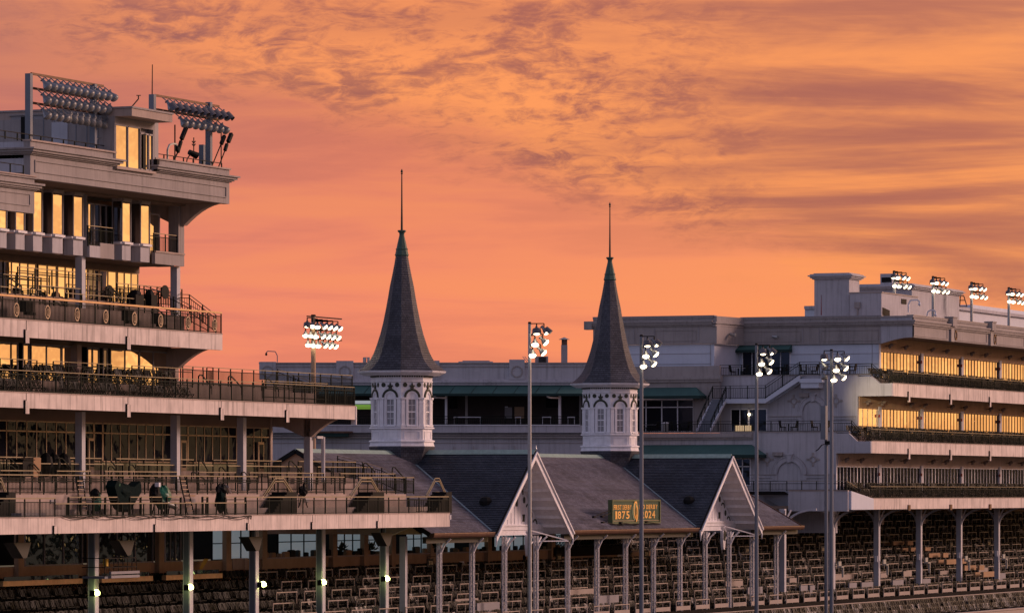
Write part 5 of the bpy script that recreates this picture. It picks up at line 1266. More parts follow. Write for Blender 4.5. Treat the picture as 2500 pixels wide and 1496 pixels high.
# --- the three balconies along the track
PG = [153.4, 165.1, 176.9, 188.7, 200.5]
for zt, zb, x0, tabs in ((z1T, z1B, xB+.35, (2218, 2320, 2416)), (z2T, z2B, xC+.35, (2218, 2320, 2416)), (z3T, z3B, xC+.25, (2218, 2320, 2416))):
    f = MB().box(x0, XE, YF, YF+.22, zb, zt).build('balcony_fascia', conc, rb)
    MB().box(x0, XE, YF+.221, YV+.5, zb+.15, zt-.1).build('floor_slab', soffit, f)
    MB().box(x0, XE, YF-.03, YF+.25, zt-.002, zt+.05).build('coping', tierw, f)
    for px in tabs:
        x = X(px, YF)
        MB().box(x-.02, x+.02, YF-.012, YF-.002, zb+.3, zt).build('joint', frame_g, f)
        if zt is not z3T:
            MB().box(x-.22, x+.2, YF-.09, YF-.003, zb-.42, zb+.42).build('joint_cover', conc, f); MB().box(x-.28, x-.221, YF-.1, YF-.003, zb-.3, zb+.46).build('joint_edge', blackm, f)
        else: MB().box(x-.28, x+.28, YF-.1, YF-.003, zb-.12, zb+.35).build('joint_cover', copper, f)
    railing(rb, [(x0, YF+.08, zt), (XE, YF+.08, zt)], h=.98, post=1.95)
    MB().box(x0, XE, -2.7, YV+.3, zt-.1, zt+.42).build('seating_step', tierw, rb)
    k = x0+1.5
    while k < XE-3:
        railing(rb, [(k, -2.65, zt+.42), (k+4.0, -2.65, zt+.42)], h=.85, post=2, infill=False, mid=False, top=darkm)
        stq = MB(); stq.path([(k+4.05, -2.6, zt+1.2), (k+4.3, -2.9, zt+1.2), (k+5.0, -3.6, zt+.8), (k+5.0, -3.6, zt+.1)], .05); stq.build('stair_handrail', darkm, rb)
        k += 5.88
wT = (Z(857, xA, YV), Z(994, xB, YV), Z(1137, xC, YV))
wB = (z1T+.42, z2T+.42, z3T+.42)
ceil = (zr_b+.03, z1B+.15, z2B+.15)
for lv, (xs0, g) in enumerate(((xA, g_sun), (xB, g_sun), (xC, g_dk))):
    fm = copper if lv < 2 else white
    if lv == 1: glazing(rb, (xB+.05, YV), (xA-.35, YV), wB[1], wT[1], 4, frame_l, g, mw=.09, depth=.05)
    if lv == 2: glazing(rb, (xC+.1, YV), (xA-.35, YV), wB[2], wT[2], 12, fm, g, mw=.07, door=(0, 6, 7), depth=.05)
    for a, b in zip(PG, PG[1:]):
        glazing(rb, (a+.35, YV), (b-.35, YV), wB[lv], wT[lv], 12, fm, g, mw=.07 if lv < 2 else .06, door=(0, 3, 4, 12), depth=.05)
    for a in PG[(1 if lv == 0 else 0):]:
        MB().box(a-.34, a+.34, YV-.14, YV+.2, wB[lv]-.4, wT[lv]+.15).build('pier', stucco_l, rb)
        MB().box(a-.46, a-.36, YV-.22, YV-.09, wT[lv]-.75, wT[lv]-.5).build('heater_box', redm, rb)
    MB().box(xs0+.36, XE, YV-.05, YV+.3, wT[lv]+.001, ceil[lv]).build('upper_wall', brown if lv < 2 else tierw, rb)
    MB().box(xs0+.4, XE, YV+.301, YV+4, wB[lv]-.4, ceil[lv]).build('room_core', blackm, rb)
    zl = wT[lv]+.5*(ceil[lv]-wT[lv])-.1
    sp_ = MB().bar((0, 0, 0), (0, -.35, .05), .06).tube((.0, -.3, .05), (.28, -.5, .1), .09, .14).tube((0, -.3, .05), (-.22, -.45, -.12), .09, .13).bar((0, -.3, .05), (.7, -.7, .18), .03) if lv == 0 else sp_
    if lv == 0: SPM = sp_.mesh('wall_spotlight', tierd)
    x = PG[0]+1.6 if lv == 0 else xs0+1.3
    k = 0
    while x < XE-1:
        inst('wall_spotlight', SPM, rb, (x, YV-.06, zl)); x += (4.3 if k % 2 == 0 else 7.5) if lv == 0 else (3.9 if k % 2 == 0 else 7.9); k += 1
MB().box(xA+.02, xA+.3, YV-.06, YV-.0, wB[0]-.3, zr_c).build('corner_trim', conc, rb)
# --- columns, arched brackets and rear wall under the balconies
zc0 = Z(1438, 152.5, -1.4)
for i, x in enumerate((128.6, 140.74, 152.54, 164.23, 175.98, 187.62, 199.4)):
    o = box_inst('column', colm, rb, (x, -1.4, (zc0-1+z3B)/2+.1), (.44, .44, z3B-zc0+1))
    zt = z3B+.1
    m = MB()
    for k in range(10):
        a, b = k/10, (k+1)/10
        f1 = lambda t: Vector((x, -1.6-2.6*(1-math.cos(t*math.pi/2)), zt-1.55+1.5*math.sin(t*math.pi/2)))
        f2 = lambda t: Vector((x, -1.2+1.5*(1-math.cos(t*math.pi/2)), zt-1.55+1.5*math.sin(t*math.pi/2)))
        m.bar(f1(a), f1(b), .13, .16); m.bar(f2(a), f2(b), .13, .16)
    m.bar((x, -1.5, zt-1.2), (x+.55, -1.9, zt-.1), .1).bar((x, -1.5, zt-1.0), (x-.4, -1.7, zt-.1), .1)
    m.build('arched_bracket', colm, o)
    if i > 0: 
        MB().box(x-.35, x-.225, -1.55, -1.3, zc0+2.3, zc0+2.8).build('switch_box', white, o)
        hh = MB(); hh.box(x+.4, x+1.0, -2.1, -1.7, zc0+2.0, zc0+2.12).box(x+.85, x+1.0, -2.1, -1.95, zc0+1.2, zc0+2.0).box(x+.23, x+.95, -1.9, -1.8, zc0+2.13, zc0+2.5); hh.build('heater_hood', galv, o)
MB().box(117, XE, 15.5, 15.8, 6, z3B+.1).build('rear_wall', brown, rb)
MB().box(xD+.4, XE, YV+.6, 15.5, z3B+.05, z3B+.3).build('ceiling', soffit, rb)
for x in (128, 140, 152, 164, 176):
    o = MB(); o.box(x+1.0, x+1.6, 2.2, 2.8, z3B-1.4, z3B-.6).bar((x+1.3, 2.5, z3B-.6), (x+1.3, 2.5, z3B+.05), .08)
    o.build('hanging_speaker', tierw, None, label='beige loudspeaker hanging over the right hand seats, %s of five from the left' % {128: 'first', 140: 'second', 152: 'third', 164: 'fourth', 176: 'fifth'}[x], cat='loudspeaker', group='loudspeakers under the right hand balcony')
# --- roof blocks
def block(px0, px1, pside, ptop, ptop2, x, mat, lab, cor=True, zbase=None):
    y0, y1 = Y(px1, x), Y(px0, x); x1 = X(pside, y0); zt = Z(ptop, x, y0)
    t = thing('roof_block', ((x+x1)/2, (y0+y1)/2, zr_t), lab, 'roof structure')
    MB().box(x, x1, y0, y1, zr_t-.6, zt).build('wall', mat, t)
    if cor:
        c = MB()
        for a, b, p in ((0, .1, .3), (.1, .2, .45), (.2, .34, .3), (.34, .45, .15)): c.box(x-p, x1+p, y0-p, y1+p, zt-b, zt-a)
        c.box(x-.05, x1+.05, y0-.05, y1+.05, zt+.001, zt+.08); c.build('cornice', mat, t)
    else: MB().box(x-.05, x1+.05, y0-.06, y1+.05, zt+.001, zt+.1).build('coping', panelw, t)
    return t
b1 = block(1988, 2073, 2098, 668, 0, 158, stucco_l, 'tallest square stucco block with a cornice on the right hand roof')
b2 = block(2074, 2152, 2240, 715, 0, 157.2, stucco_l, 'low pale block with a pink edged roof beside the tallest roof block', False)
p = PX(2093, 746, 157.1); MB().tube(p+Vector((0, 0, -1)), p, .07).box(p.x-.1, p.x+.05, p.y-.25, p.y+.25, p.z-.2, p.z+.3).build('vent_hood', stucco, b2)
y2 = Y(2152, 157.2)
MB().box(X(2200, y2), X(2212, y2), y2-.05, y2-.002, Z(742, X(2206, y2), y2), Z(730, X(2206, y2), y2)).build('wall_vent', blackm, b2)
MB().add([(X(2154, y2), y2-.02, zr_t), (X(2172, y2), y2-.02, zr_t), (X(2172, y2), y2-.02, zr_t+.7), (X(2154, y2), y2-.02, zr_t+.9)], [(0, 1, 2, 3)]).build('opening', blackm, b2)
b3 = block(2098, 2226, 2342, 694, 0, 176, stucco_l, 'long corniced stucco roof block behind the pairs of floodlights')
t = thing('rooftop_unit', PX(2163, 690, 177), 'square rooftop vent unit with a black opening above the long roof block', 'vent')
fb(2149, 2178, 668, 694, 176.5, 2).build('body', stucco_l, t); fb(2152, 2176, 677, 689, 176.45, .04).build('opening', blackm, t)
t = thing('roof_annex', (205, 12, zr_t), 'low pale blue roof annex at the extreme right edge', 'roof structure')
MB().box(X(2284, 9), XE+30, 9, 22, zr_t-1, Z(764, X(2400, 9), 9)).build('wall', greyw, t); MB().box(X(2284, 9)-.2, XE+30, 8.7, 22, Z(764, X(2400, 9), 9)+.001, Z(764, X(2400, 9), 9)+.3).build('coping', stucco_l, t)
MB().box(X(2375, 14), XE+30, 14, 25, zr_t-1, Z(747, X(2400, 14), 14)).build('upper_wall', greyw, t)
t = thing('roof_scaffold', PX(2360, 745, 190), 'small brown pipe scaffold on the roof between two floodlights', 'scaffold')
m = MB(); a = lambda px, py: PDp(px, py, D(190, 6))
for q_ in (((2341, 722), (2337, 748)), ((2353, 722), (2361, 748)), ((2341, 722), (2353, 722)), ((2339, 733), (2357, 733)), ((2337, 748), (2361, 748)), ((2345, 722), (2343, 748)), ((2301, 751), (2345, 757))): m.bar(a(*q_[0]), a(*q_[1]), .08)
m.build('pipes', copper, t)
for i, (pts, lab) in enumerate(((((2218, 762), (2218, 742), (2223, 733), (2240, 732), (2245, 737), (2245, 741)), 'larger white swan neck camera pole on the right hand parapet'), (((2263, 772), (2266, 760), (2272, 757), (2281, 757), (2284, 763), (2284, 767)), 'smaller white swan neck camera pole on the right hand parapet'))):
    t = thing('camera_pole', PDp(pts[0][0], pts[0][1], D(157, -2)), lab, 'camera'); dd = D(X(pts[0][0], -2), -2)
    MB().path([PDp(a_, b_, dd) for a_, b_ in pts], .12).build('arm', white, t); q_ = PDp(pts[-1][0], pts[-1][1]+3, dd)
    MB().lathe((q_.x, q_.y, q_.z-.1), [(.04, 0), (.14, .08), (.14, .2), (.05, .3)], 8).build('dome', white, t)
t = thing('radio_mast', PX(2006, 765, 157), 'thin red and white lattice aerial in front of the tallest roof block', 'aerial')
m = MB(); 
for i in range(9): q_ = PX(2005, 769-i*5.2, 157); m.bar(q_, q_+Vector((0, 0, .18)), .07-i*.005)
m.bar(PX(2005, 769, 157), PX(2005, 720, 157), .03); m.build('mast', redm, t)
# ================================================================== SEATING
XS = 226.0
ZS0 = 10.2; TR, RI = 1.63, .58
tiers = thing('seating_bank', (60, 2, 5), 'long stepped concrete seating bank under the old grandstand roof', 'seating')
def tier_y(r): return YB7-TR*(r+1)      # front edge
NR = 6
for r in range(NR):
    yb = YB7 if r == 0 else tier_y(r-1)
    MB().box(XL-4, XE, tier_y(r), yb-.001, 4, ZS0-RI*r).build('seating_step', floorm, tiers)
for r in range(1, 7):                      # further rows climb behind at the right
    yb = YB7+TR*r
    MB().box(116.5 if r < 4 else 116.5, XE, yb-TR+.001, yb+(3 if r == 6 else 0), 4, ZS0+RI*r).build('seating_step', floorm, tiers)
# lower apron
AP = []
yq, zq = tier_y(NR-1)-.02, ZS0-RI*NR-.35
MB().box(XL-4, XE, yq-.5, yq, 3, zq).build('seating_step', floorm, tiers)
for r in range(14):
    y1 = yq-.5-.86*r; z = zq-.30*r
    MB().box(X(900, y1) if r > 0 else X(900, y1), XE, y1-.86, y1-.001, 2, z-.3).build('seating_step', floorm, tiers); AP.append((y1-.45, z-.3))
def chair_mesh(name='chair', mat=seatm):
    b = MB()
    b.slab((-.21, -.22, .44), (.21, -.22, .44), (.21, .20, .42), (-.21, .20, .42), .035)
    b.slab((-.21, .19, .50), (.21, .19, .50), (.19, .30, .88), (-.19, .30, .88), .03)
    for s in (-.19, .19): b.bar((s, -.20, 0), (s, .22, .86), .03); b.bar((s, .24, 0), (s, -.18, .44), .03)
    return b
CH = chair_mesh(); CHM = CH.mesh('chair', seatm)
def stuff_chairs(name, pos, mat=None):
    b = MB()
    rg = random.Random(len(pos))
    for p in pos:
        a = rg.uniform(-.12, .12); ca, sa = math.cos(a), math.sin(a); n = len(b.v)
        b.v += [(p[0]+v[0]*ca-v[1]*sa, p[1]+v[0]*sa+v[1]*ca, p[2]+v[2]) for v in CH.v]; b.f += [tuple(i+n for i in f) for f in CH.f]
    return b.build(name, mat or seatm, None, kind='stuff')
rg = random.Random(11)
def chair(p, label, group, rz=0):
    o = inst('chair', CHM, None, p, Quaternion((0, 0, 1), rz)); return tag(o, label, 'chair', group)
bulk = []; fronts = []; extra = []
# boxes of chairs with pale pipe rails
RAIL = MB().bar((-1.5, 0, .74), (1.5, 0, .74), .075, .06)
for s in (-1.46, 0, 1.46): RAIL.bar((s, 0, 0), (s, 0, .70), .06 if s else .04)
RAILM = RAIL.mesh('box_rail', pipe)
PANM = MB().box(-1.42, 1.42, -.03, .03, .06, .36).mesh('infill_panel', panelw)
rails = 0
pitch = 4.1
SCOL = [(25.36, 'third balcony column'), (34.14, 'fourth balcony column'), (43.6, 'fifth balcony column'), (53.16, 'sixth balcony column')]
SCOL += [(x, ORD[i]+' lattice column') for i, x in enumerate(colx[:12])]
SCOL += [(x, w+' right hand column') for x, w in ((128.6, 'first'), (140.74, 'second'), (152.54, 'third'), (164.23, 'fourth'), (175.98, 'fifth'), (187.62, 'sixth'), (199.4, 'seventh'))]
USED = {}
def rail_tag(o, x, y, z):
    """name the rail by its row and by the column nearest to it in the sight line"""
    row = round((ZS0-z)/RI); rw = (ORD[row]+' row below the wall') if row >= 0 else ORD[-row-1]+' row above the wall'
    d = D(x, y); r_ = (x-CAM.x)*S22-(y-CAM.y)*C22; px = 1250+F*r_/d
    best = min(SCOL, key=lambda c: abs(X(px, -2.6 if 'lattice' in c[1] else -1.2)-c[0])); dx = X(px, -2.6 if 'lattice' in best[1] else -1.2)-best[0]
    side = 'behind' if abs(dx) < .8 else (('just right of' if dx > 0 else 'just left of') if abs(dx) < 3.2 else ('well right of' if dx > 0 else 'well left of'))
    lab = 'pale pipe rail, %s, %s %s' % (rw, side, best[1])
    if lab in USED: lab = lab.replace('well right of', 'far right of').replace('well left of', 'far left of').replace('just', 'close')
    USED[lab] = 1
    tag(o, lab, 'railing', 'pale pipe rails fronting the boxes of seats')
def chairs_row(x0, x1, z, ys, sink):
    x = x0
    while x < x1:
        ph = (x % pitch)
        if not (1.7 < ph < 2.35) and rg.random() > .04:
            for yy in ys: sink.append((x+rg.uniform(-.05, .05), yy+rg.uniform(-.06, .06), z))
        x += .58
for r in range(NR):
    z = ZS0-RI*r; yf = tier_y(r)
    xs = X(600, yf)
    chairs_row(XL+2, X(632, yf), z, (yf+.45, yf+1.15), fronts)
    chairs_row(X(632, yf), XS-2, z, (yf+.45, yf+1.15), bulk)
    x = X(650, yf); x += (-x) % pitch
    while x < XS-3:
        if x > 205:
            extra.append((x, yf+.05, z)); x += pitch; continue
        o = inst('box_rail', RAILM, None, (x+rg.uniform(-.12, .12), yf+.05, z)); rail_tag(o, x, yf, z); rails += 1
        if r == NR-1 and x > 84:
            e = bpy.data.objects.new('infill_panel', PANM); col.objects.link(e); e.parent = o
        x += pitch
for r in range(1, 7):
    z = ZS0+RI*r; yf = YB7+TR*(r-1)
    chairs_row(117.5, 252, z, (yf+.5, yf+1.2), bulk)
    x = 118.5+((-118.5) % pitch)
    while x < 250:
        if rails < 298 and x < 206: o = inst('box_rail', RAILM, None, (x, yf+.05, z)); rail_tag(o, x, yf, z); rails += 1
        else: extra.append((x, yf+.05, z))
        x += pitch
if extra:
    eb = MB()
    for p in extra:
        n_ = len(eb.v); eb.v += [(v[0]+p[0], v[1]+p[1], v[2]+p[2]) for v in RAIL.v]; eb.f += [tuple(i+n_ for i in f) for f in RAIL.f]
    eb.build('box_rails', pipe, None, kind='stuff')
# behind the ledge, long rails of the upper boxes
for r, (y_, z_) in enumerate(((7.6, zled+.2), (8.6, zled+.75), (9.6, zled+1.3))):
    MB().box(100.5, 116.4, y_-.9, y_, zled-.5, z_).build('seating_step', floorm, tiers)
    railing(tiers, [(101, y_-.85, z_), (116.2, y_-.85, z_)], h=.7, post=2.2, infill=False, mid=False, top=pipe)
    x = 101.5
    while x < 116: bulk.append((x, y_-.4, z_)); x += .58
MB().box(X(1590, 6.7), 116.3, 6.55, 6.85, ZS0-.3, zled-.35).build('box_wall', brown, tiers); MB().box(X(1590, 6.7), 116.3, 6.5, 6.9, zled-.349, zled-.26).build('ledge', tierw, tiers)
# front apron chairs
apr = []
for k, (yy, z) in enumerate(AP):
    if k % 4 == 3: 
        continue
    x = X(930, yy)
    while x < XS-1:
        if (x % 7.3) > .8: apr.append((x+rg.uniform(-.04, .04), yy, z))
        x += .56
rg.shuffle(bulk); kb = int(len(bulk)*.07); stuff_chairs('stadium_seats', bulk[kb:]); stuff_chairs('stadium_seats', bulk[:kb], seatp); rg.shuffle(apr); ka = int(len(apr)*.2); stuff_chairs('stadium_seats', apr[ka:], seata); stuff_chairs('stadium_seats', apr[:ka], seatp)
fronts.sort(key=lambda p: D(p[0], p[1]))
seen = [p for p in fronts if Z(1496, p[0], p[1]) < p[2]+.9]
cnt = {}
BC = [(2.0, 'first'), (13.63, 'second'), (25.36, 'third'), (34.14, 'fourth'), (43.6, 'fifth')]
for p in sorted(seen[:175], key=lambda q: q[0]):
    row = round((ZS0-p[2])/RI); k = 'back' if (p[1]-tier_y(row)) > .8 else 'front'
    d = D(p[0], p[1]); px = 1250+F*((p[0]-CAM.x)*S22-(p[1]-CAM.y)*C22)/d; xx = X(px, -.85); c = [b for b in BC if b[0] <= xx]; cn = c[-1][1] if c else None
    i = cnt.get((row, k, cn), 0); cnt[(row, k, cn)] = i+1
    lab = 'dark folding chair, %s row %s line, %s %s' % (ORD[row], k, ordw(i), ('right of %s balcony column' % cn) if cn else 'from left edge')
    chair(p, lab, 'chairs in the rows below the clubhouse', rg.uniform(-.12, .12))
rest = seen[175:]
if rest: stuff_chairs('stadium_seats', rest)
for yy, z in (AP[0], AP[4], AP[8], AP[11]):
    a = thing('apron_railing', (X(1500, yy), yy-.3, z), {AP[0][0]: 'uppermost', AP[4][0]: 'second', AP[8][0]: 'third', AP[11][0]: 'lowest'}[yy]+' thin pale handrail running along the front apron seats', 'railing')
    railing(a, [(X(960, yy), yy+.42, z), (XS, yy+.42, z)], h=.95, post=2.4, infill=yy == AP[11][0], mid=False, top=panelw, tw=.09)
zaw = Z(1485, X(2490, -17), -17)
tag(MB().box(X(2050, -17), XS+10, -17.2, -17, 0, zaw).box(X(2050, -17), XS+10, -17.3, -16.9, zaw+.001, zaw+.1).build('boundary_wall', panelw, None), 'beige boundary wall at the bottom right corner below the front apron seats', 'wall')
# vomitory walls and pale panels between the lowest boxes
vom = thing('vomitory_walls', (90, -1.5, 8), 'pale grey blocks of wall around stair openings among the lowest boxes', 'walls')
for a, b, p0, p1, yy in ((1112, 1168, 1460, 1474, .3), (1165, 1220, 1470, 1500, -1.4), (1392, 1450, 1437, 1462, .3), (1461, 1511, 1452, 1494, -1.6), (1772, 1814, 1417, 1438, .2), (1826, 1862, 1432, 1465, -1.5), (2025, 2085, 1402, 1416, .3), (2074, 2092, 1422, 1440, -1.5), (2104, 2132, 1420, 1447, -1.5), (2180, 2206, 1415, 1436, -1.6), (2150, 2166, 1398, 1412, .2), (2206, 2226, 1393, 1407, .2), (2253, 2272, 1412, 1434, -1.6), (2295, 2316, 1392, 1403, .2), (2390, 2412, 1385, 1398, .2), (2440, 2455, 1398, 1420, -1.6), (1955, 1972, 1428, 1450, -1.5), (1928, 1945, 1410, 1424, .3), (1978, 1990, 1428, 1452, -1.5)):
    x0, x1 = X(a, yy), X(b, yy); MB().box(x0, x1, yy, yy+.12, zat((a+b)/2, p1, yy), zat((a+b)/2, p0, yy)).build('wall', vomw if yy < 0 else panelw, vom)
for a, b, p0, p1, k in ((2158, 2172, 1323, 1331, 0), (2180, 2206, 1321, 1330, 1), (2215, 2228, 1320, 1330, 2), (2202, 2216, 1337, 1345, 3), (2223, 2236, 1336, 1345, 4), (2258, 2271, 1335, 1344, 5), (2267, 2294, 1350, 1360, 6), (2302, 2314, 1349, 1360, 7), (2290, 2303, 1366, 1377, 8), (2310, 2358, 1365, 1377, 9), (2354, 2382, 1380, 1392, 10), (2390, 2402, 1379, 1391, 11), (2380, 2392, 1396, 1408, 12), (2400, 2426, 1395, 1408, 13)):
    yy = 7-1.3*k*.62; x0, x1 = X(a, yy), X(b, yy)
    tag(MB().box(x0, x1, yy-.05, yy+.15, zat(a, p1, yy), zat(a, p0, yy)).build('cardboard_cover', cardb, None), 'tan cardboard cover, %s down the stepped run between the right hand columns' % ORD[k], 'cover', 'tan covers on the right hand box rails')
for px, py, s, yy in ((1050, 1373, '318', 3.2), (1364, 1360, '318', 3.2), (1577, 1351, '319', 3.2), (1823, 1343, '319', 3.2), (2008, 1340, '320', 2.0), (2322, 1329, '321', 2.0), (2414, 1325, '321', 2.0)):
    x = X(px, yy); z = zat(px, py, yy); t = thing('section_sign', (x, yy, z), 'small black hanging section sign reading %s, %s' % (s, {1050: 'left of the lattice columns', 1364: 'below the derby sign end of the nearer gable', 1577: 'half hidden by the second single light pole', 1823: 'under the farther gable', 2008: 'left of the tall grey pole', 2322: 'third column bay from the right edge', 2414: 'nearest the right edge'}[px]), 'sign')
    wd = .52 if px < 1900 else .5
    MB().box(x-wd, x+wd, yy-.03, yy+.03, z-.28, z+.28).build('board', blackm, t)
    text(s, x, z-.13, .26, .62, railtop, t, yy-.04)
    MB().path([(x-.5, yy, z+.28), (x-.5, yy, z+.42), (x+.9, yy, z+.42)], .03).build('hanger', blackm, t)
# level 3 clubhouse chairs and balcony chairs on the right
C3 = {}
def cn3(k): C3[k] = C3.get(k, -1)+1; return C3[k]
lab3 = 'dark armless chair in the two rows behind the railing of the third clubhouse balcony, one of many'
for yy, z, pa, pb, gaps in ((-1.9, z3t-.1, 0, 470, ((112, 150), (300, 330))), (-.55, zf3, 76, 425, ((190, 210), (235, 262)))):
    x = X(pa, yy); nn3 = 0
    while x < X(pb, yy):
        if not any(X(g0, yy) < x < X(g1, yy) for g0, g1 in gaps): chair((x, yy, z), 'dark armless chair, %s from left, %s row, third clubhouse balcony' % (ordw(cn3(yy)), 'front' if yy < -1 else 'back'), 'chairs on the third clubhouse balcony', rg.uniform(-.3, .3))
        x += .52
pos = []
for zt, x0 in ((z1T, xB+1), (z2T, xC+1), (z3T, xC+1)):
    for yy, dz in ((-3.45, -.1), (-2.15, .42)):
        x = x0
        while x < XS-1:
            if (x % 5.88) > .9: pos.append((x, yy, zt+dz))
            x += .53
pos.sort(key=lambda p: D(p[0], p[1]))
for p in sorted(pos[:45]):
    lv = 'top' if p[2] > z2T+2 else ('middle' if p[2] > z3T+2 else 'lowest'); fr_ = 'front' if p[1] < -3 else 'back'
    chair(p, 'dark chair, %s from left, %s row, %s right hand balcony' % (ordw(cn3(lv+fr_)), fr_, lv), 'chairs on the right hand balconies', rg.uniform(-.25, .25))
stuff_chairs('stadium_seats', pos[45:])
# terrace furniture on the cross wall terraces
def table_set(px, x, z, label):
    y_ = Y(px, x); t = thing('terrace_table', (x, y_, z), label, 'table')
    MB().box(x-.35, x+.35, y_-.5, y_+.5, z+.70, z+.74).build('table_top', white if (px % 2) else blackm, t); MB().bar((x, y_, z), (x, y_, z+.7), .08).build('leg', blackm, t)
for px, x, z, lab in ((1585, xC+1.3, ztB, 'at the left end of the lower awned terrace'), (1660, xC+1.3, ztB, 'in front of the lit window on the lower terrace'), (1925, xC+1.3, ztB, 'under the upper blind arch'), (2003, xC+1.3, ztB, 'behind the tall grey pole on the lower terrace'), (1803, xB+1.3, ztA, 'left of the upper terrace doors'), (1900, xB+1.3, ztA, 'in front of the upper terrace doors'), (1975, xB+1.3, ztA, 'on the upper terrace above the stair head'), (2068, xB+1.3, ztA, 'right of the six lamp cluster on the upper terrace')):
    table_set(px, x, z, 'small terrace table '+lab)
    for k, d in enumerate((-14, 13)):
        y_ = Y(px+d, x); p = (x, y_, z)
        b = thing('terrace_chair', p, 'dark chair %s of table %s' % (('left', 'right')[k], lab), 'chair')
        MB().box(x-.25, x+.25, y_-.22, y_+.22, z+.40, z+.47).build('seat', blackm, b); s = 1 if k == 0 else -1
        MB().slab((x-.25, y_+s*.22, z+.45), (x+.25, y_+s*.22, z+.45), (x+.25, y_+s*.30, z+.98), (x-.25, y_+s*.30, z+.98), .05).build('backrest', blackm, b)
        for u in (-.2, .2):
            for v in (-.18, .18): MB().box(x+u-.02, x+u+.02, y_+v-.02, y_+v+.02, z, z+.4).build('leg', blackm, b)
t = thing('litter_bin', (xC+.9, Y(1625, xC+.9), ztB), 'round steel litter bin on the lower awned terrace', 'bin')
MB().lathe((xC+.9, Y(1625, xC+.9), ztB), [(.22, 0), (.27, .75), (.24, .82)], 12).build('bin_body', galv, t)
MB().lathe((xC+.9, Y(1625, xC+.9), ztB), [(.28, .821), (.28, .86), (.1, .9)], 12).build('rim', white, t)
# ================================================================== FLOODLIGHTS
def rack(name, label, px0, px1, py0, py0b, rows, y, n, hoods=(), aims=None, bases=None):
    x0, x1 = X(px0, y), X(px1, y); t = thing(name, (x0, y, zrt), label, 'floodlights')
    for (pp, w_, pt, pbm) in bases:
        x = X(pp, y); MB().box(x-.14, x+.14, y-.16, y+.16, zrt-.8, zat(pp, pt, y)).build('post', postm, t)
    for ri, (rpy, xa, xb_, nn) in enumerate(rows):
        z = zat(px0, rpy, y); a, b = X(xa, y), X(xb_, y)
        MB().box(x0, x1, y-.05, y+.05, z-.06, z+.06).build('crossbar', copper if ri < 3 else postm, t)
        for i in range(nn):
            x = a+(b-a)*(i+.5)/nn; yy = y-.45
            MB().bar((x, y, z-.04), (x, yy+.12, z-.30), .05).build('arm', postm, t)
            head(t, (x, yy, z-.46), aims[ri] if not isinstance(aims[ri], list) else aims[ri][i], False, .80, hood=(ri in hoods))
    return t
tilt = [(.12, -.7, -.95)]*4+[(-.75, .1, -.75)]*8
rack('floodlight_rack', 'large unlit rack of three rows of bell floodlights at upper left', 76, 252, 180, 210, ((180, 84, 262, 12), (215, 84, 262, 12), (251, 84, 262, 12)), -2.5, 12, (), [(.12, -.7, -.95), (.12, -.7, -.95), tilt], bases=((70.5, 11, 180, 345), (228, 12, 206, 345)))
r2 = rack('floodlight_rack', 'smaller unlit rack of two rows with dark hoods and a whip aerial', 379, 534, 233, 259, ((233, 388, 540, 10), (267, 420, 536, 8)), -2.5, 10, (0,), [(.1, -.7, -.9), (.1, -.7, -.9)], bases=((372, 14, 231, 270), (510, 12, 250, 405)))
MB().tube(P(371.5, 232, -2.5), P(372, 158, -2.5), .035, .025).build('whip_aerial', blackm, r2)
def cluster(name, label, px, ptop, y, heads, r0=.1, r1=.14, zbase=0, lamps=True, arms=True, aim=(-.55, -.72, -.62), sc_=1.0, light=0, post=None, target=None):
    x = X(px, y); t = thing(name, (x, y, zbase), label, 'floodlight'); zt = zat(px, ptop, y)
    MB().tube((x, y, zbase), (x, y, zt), r1, r0, 12).build('pole', post or galv, t, smooth=False)
    MB().tube((x, y, zt), (x, y, zt+.12), r0*1.2, r0*.9, 10).build('cap', blackm, t)
    for i, h_ in enumerate(heads):
        hx, hy, on = h_[:3]; dd = D(x, y)-.2
        p = PDp(hx, hy, dd)
        if arms: MB().path([(x, y, p.z+.35), (p.x, p.y, p.z+.35), (p.x, p.y, p.z+.1)], .06).build('arm', blackm, t)
        head(t, p, aim if len(h_) < 4 else h_[3], on, sc_, hood=(hy == min(q[1] for q in heads)))
    if light:
        ld = bpy.data.lights.new('lamp_beam', 'SPOT'); ld.energy = light; ld.color = (1, .76, .46); ld.shadow_soft_size = .3
        ld.spot_size = R(13); ld.spot_blend = 1.0
        lo = bpy.data.objects.new('lamp_beam', ld); col.objects.link(lo); lo.parent = t; q = PDp(heads[1][0]+22, heads[1][1]+30, D(x, y)+.5)
        lo.location = q-wo(t); lo.rotation_euler = (Vector(target)-q).to_track_quat('-Z', 'Y').to_euler()
    return t
L6 = lambda bx, by: ((bx+17, by+16, True), (bx+37, by+16, True), (bx+14, by+47, True), (bx+33, by+45, True), (bx+9, by+73, True), (bx+29, by+70, True))
fwd_ = (-.45, -.22, -1.0); rgt_ = (.2, -.8, -.8)
def six(bx, by, w=1.0):
    o = []
    for k, (dx, dy, aim) in enumerate(((17, 15, fwd_), (35, 15, rgt_), (13, 44, fwd_), (32, 41, rgt_), (7, 70, fwd_), (27, 66, rgt_))): o.append((bx+dx*w, by+dy*w, True, aim))
    return o
cluster('floodlight_pole', 'tall pale pole with six lit lamps in front of the nearer gable', 1293, 790, -9, six(1293, 788), .10, .16, sc_=.76)
cluster('floodlight_pole', 'dark grey pole with six lit lamps just right of the farther spire', 1566, 821, -9, six(1564, 819, .95), .12, .17, post=postm, sc_=.76)
cluster('floodlight_pole', 'grey pole with six lit lamps in front of the outside stair', 1847, 842, -9, six(1847, 840, .92), .11, .17, post=postm, sc_=.76)
h4 = six(2029, 855, .92)+[(2012, 867, True, fwd_), (2009, 890, False, (-.1, -.6, -1)), (2009, 914, False, (-.2, -.5, -1))]
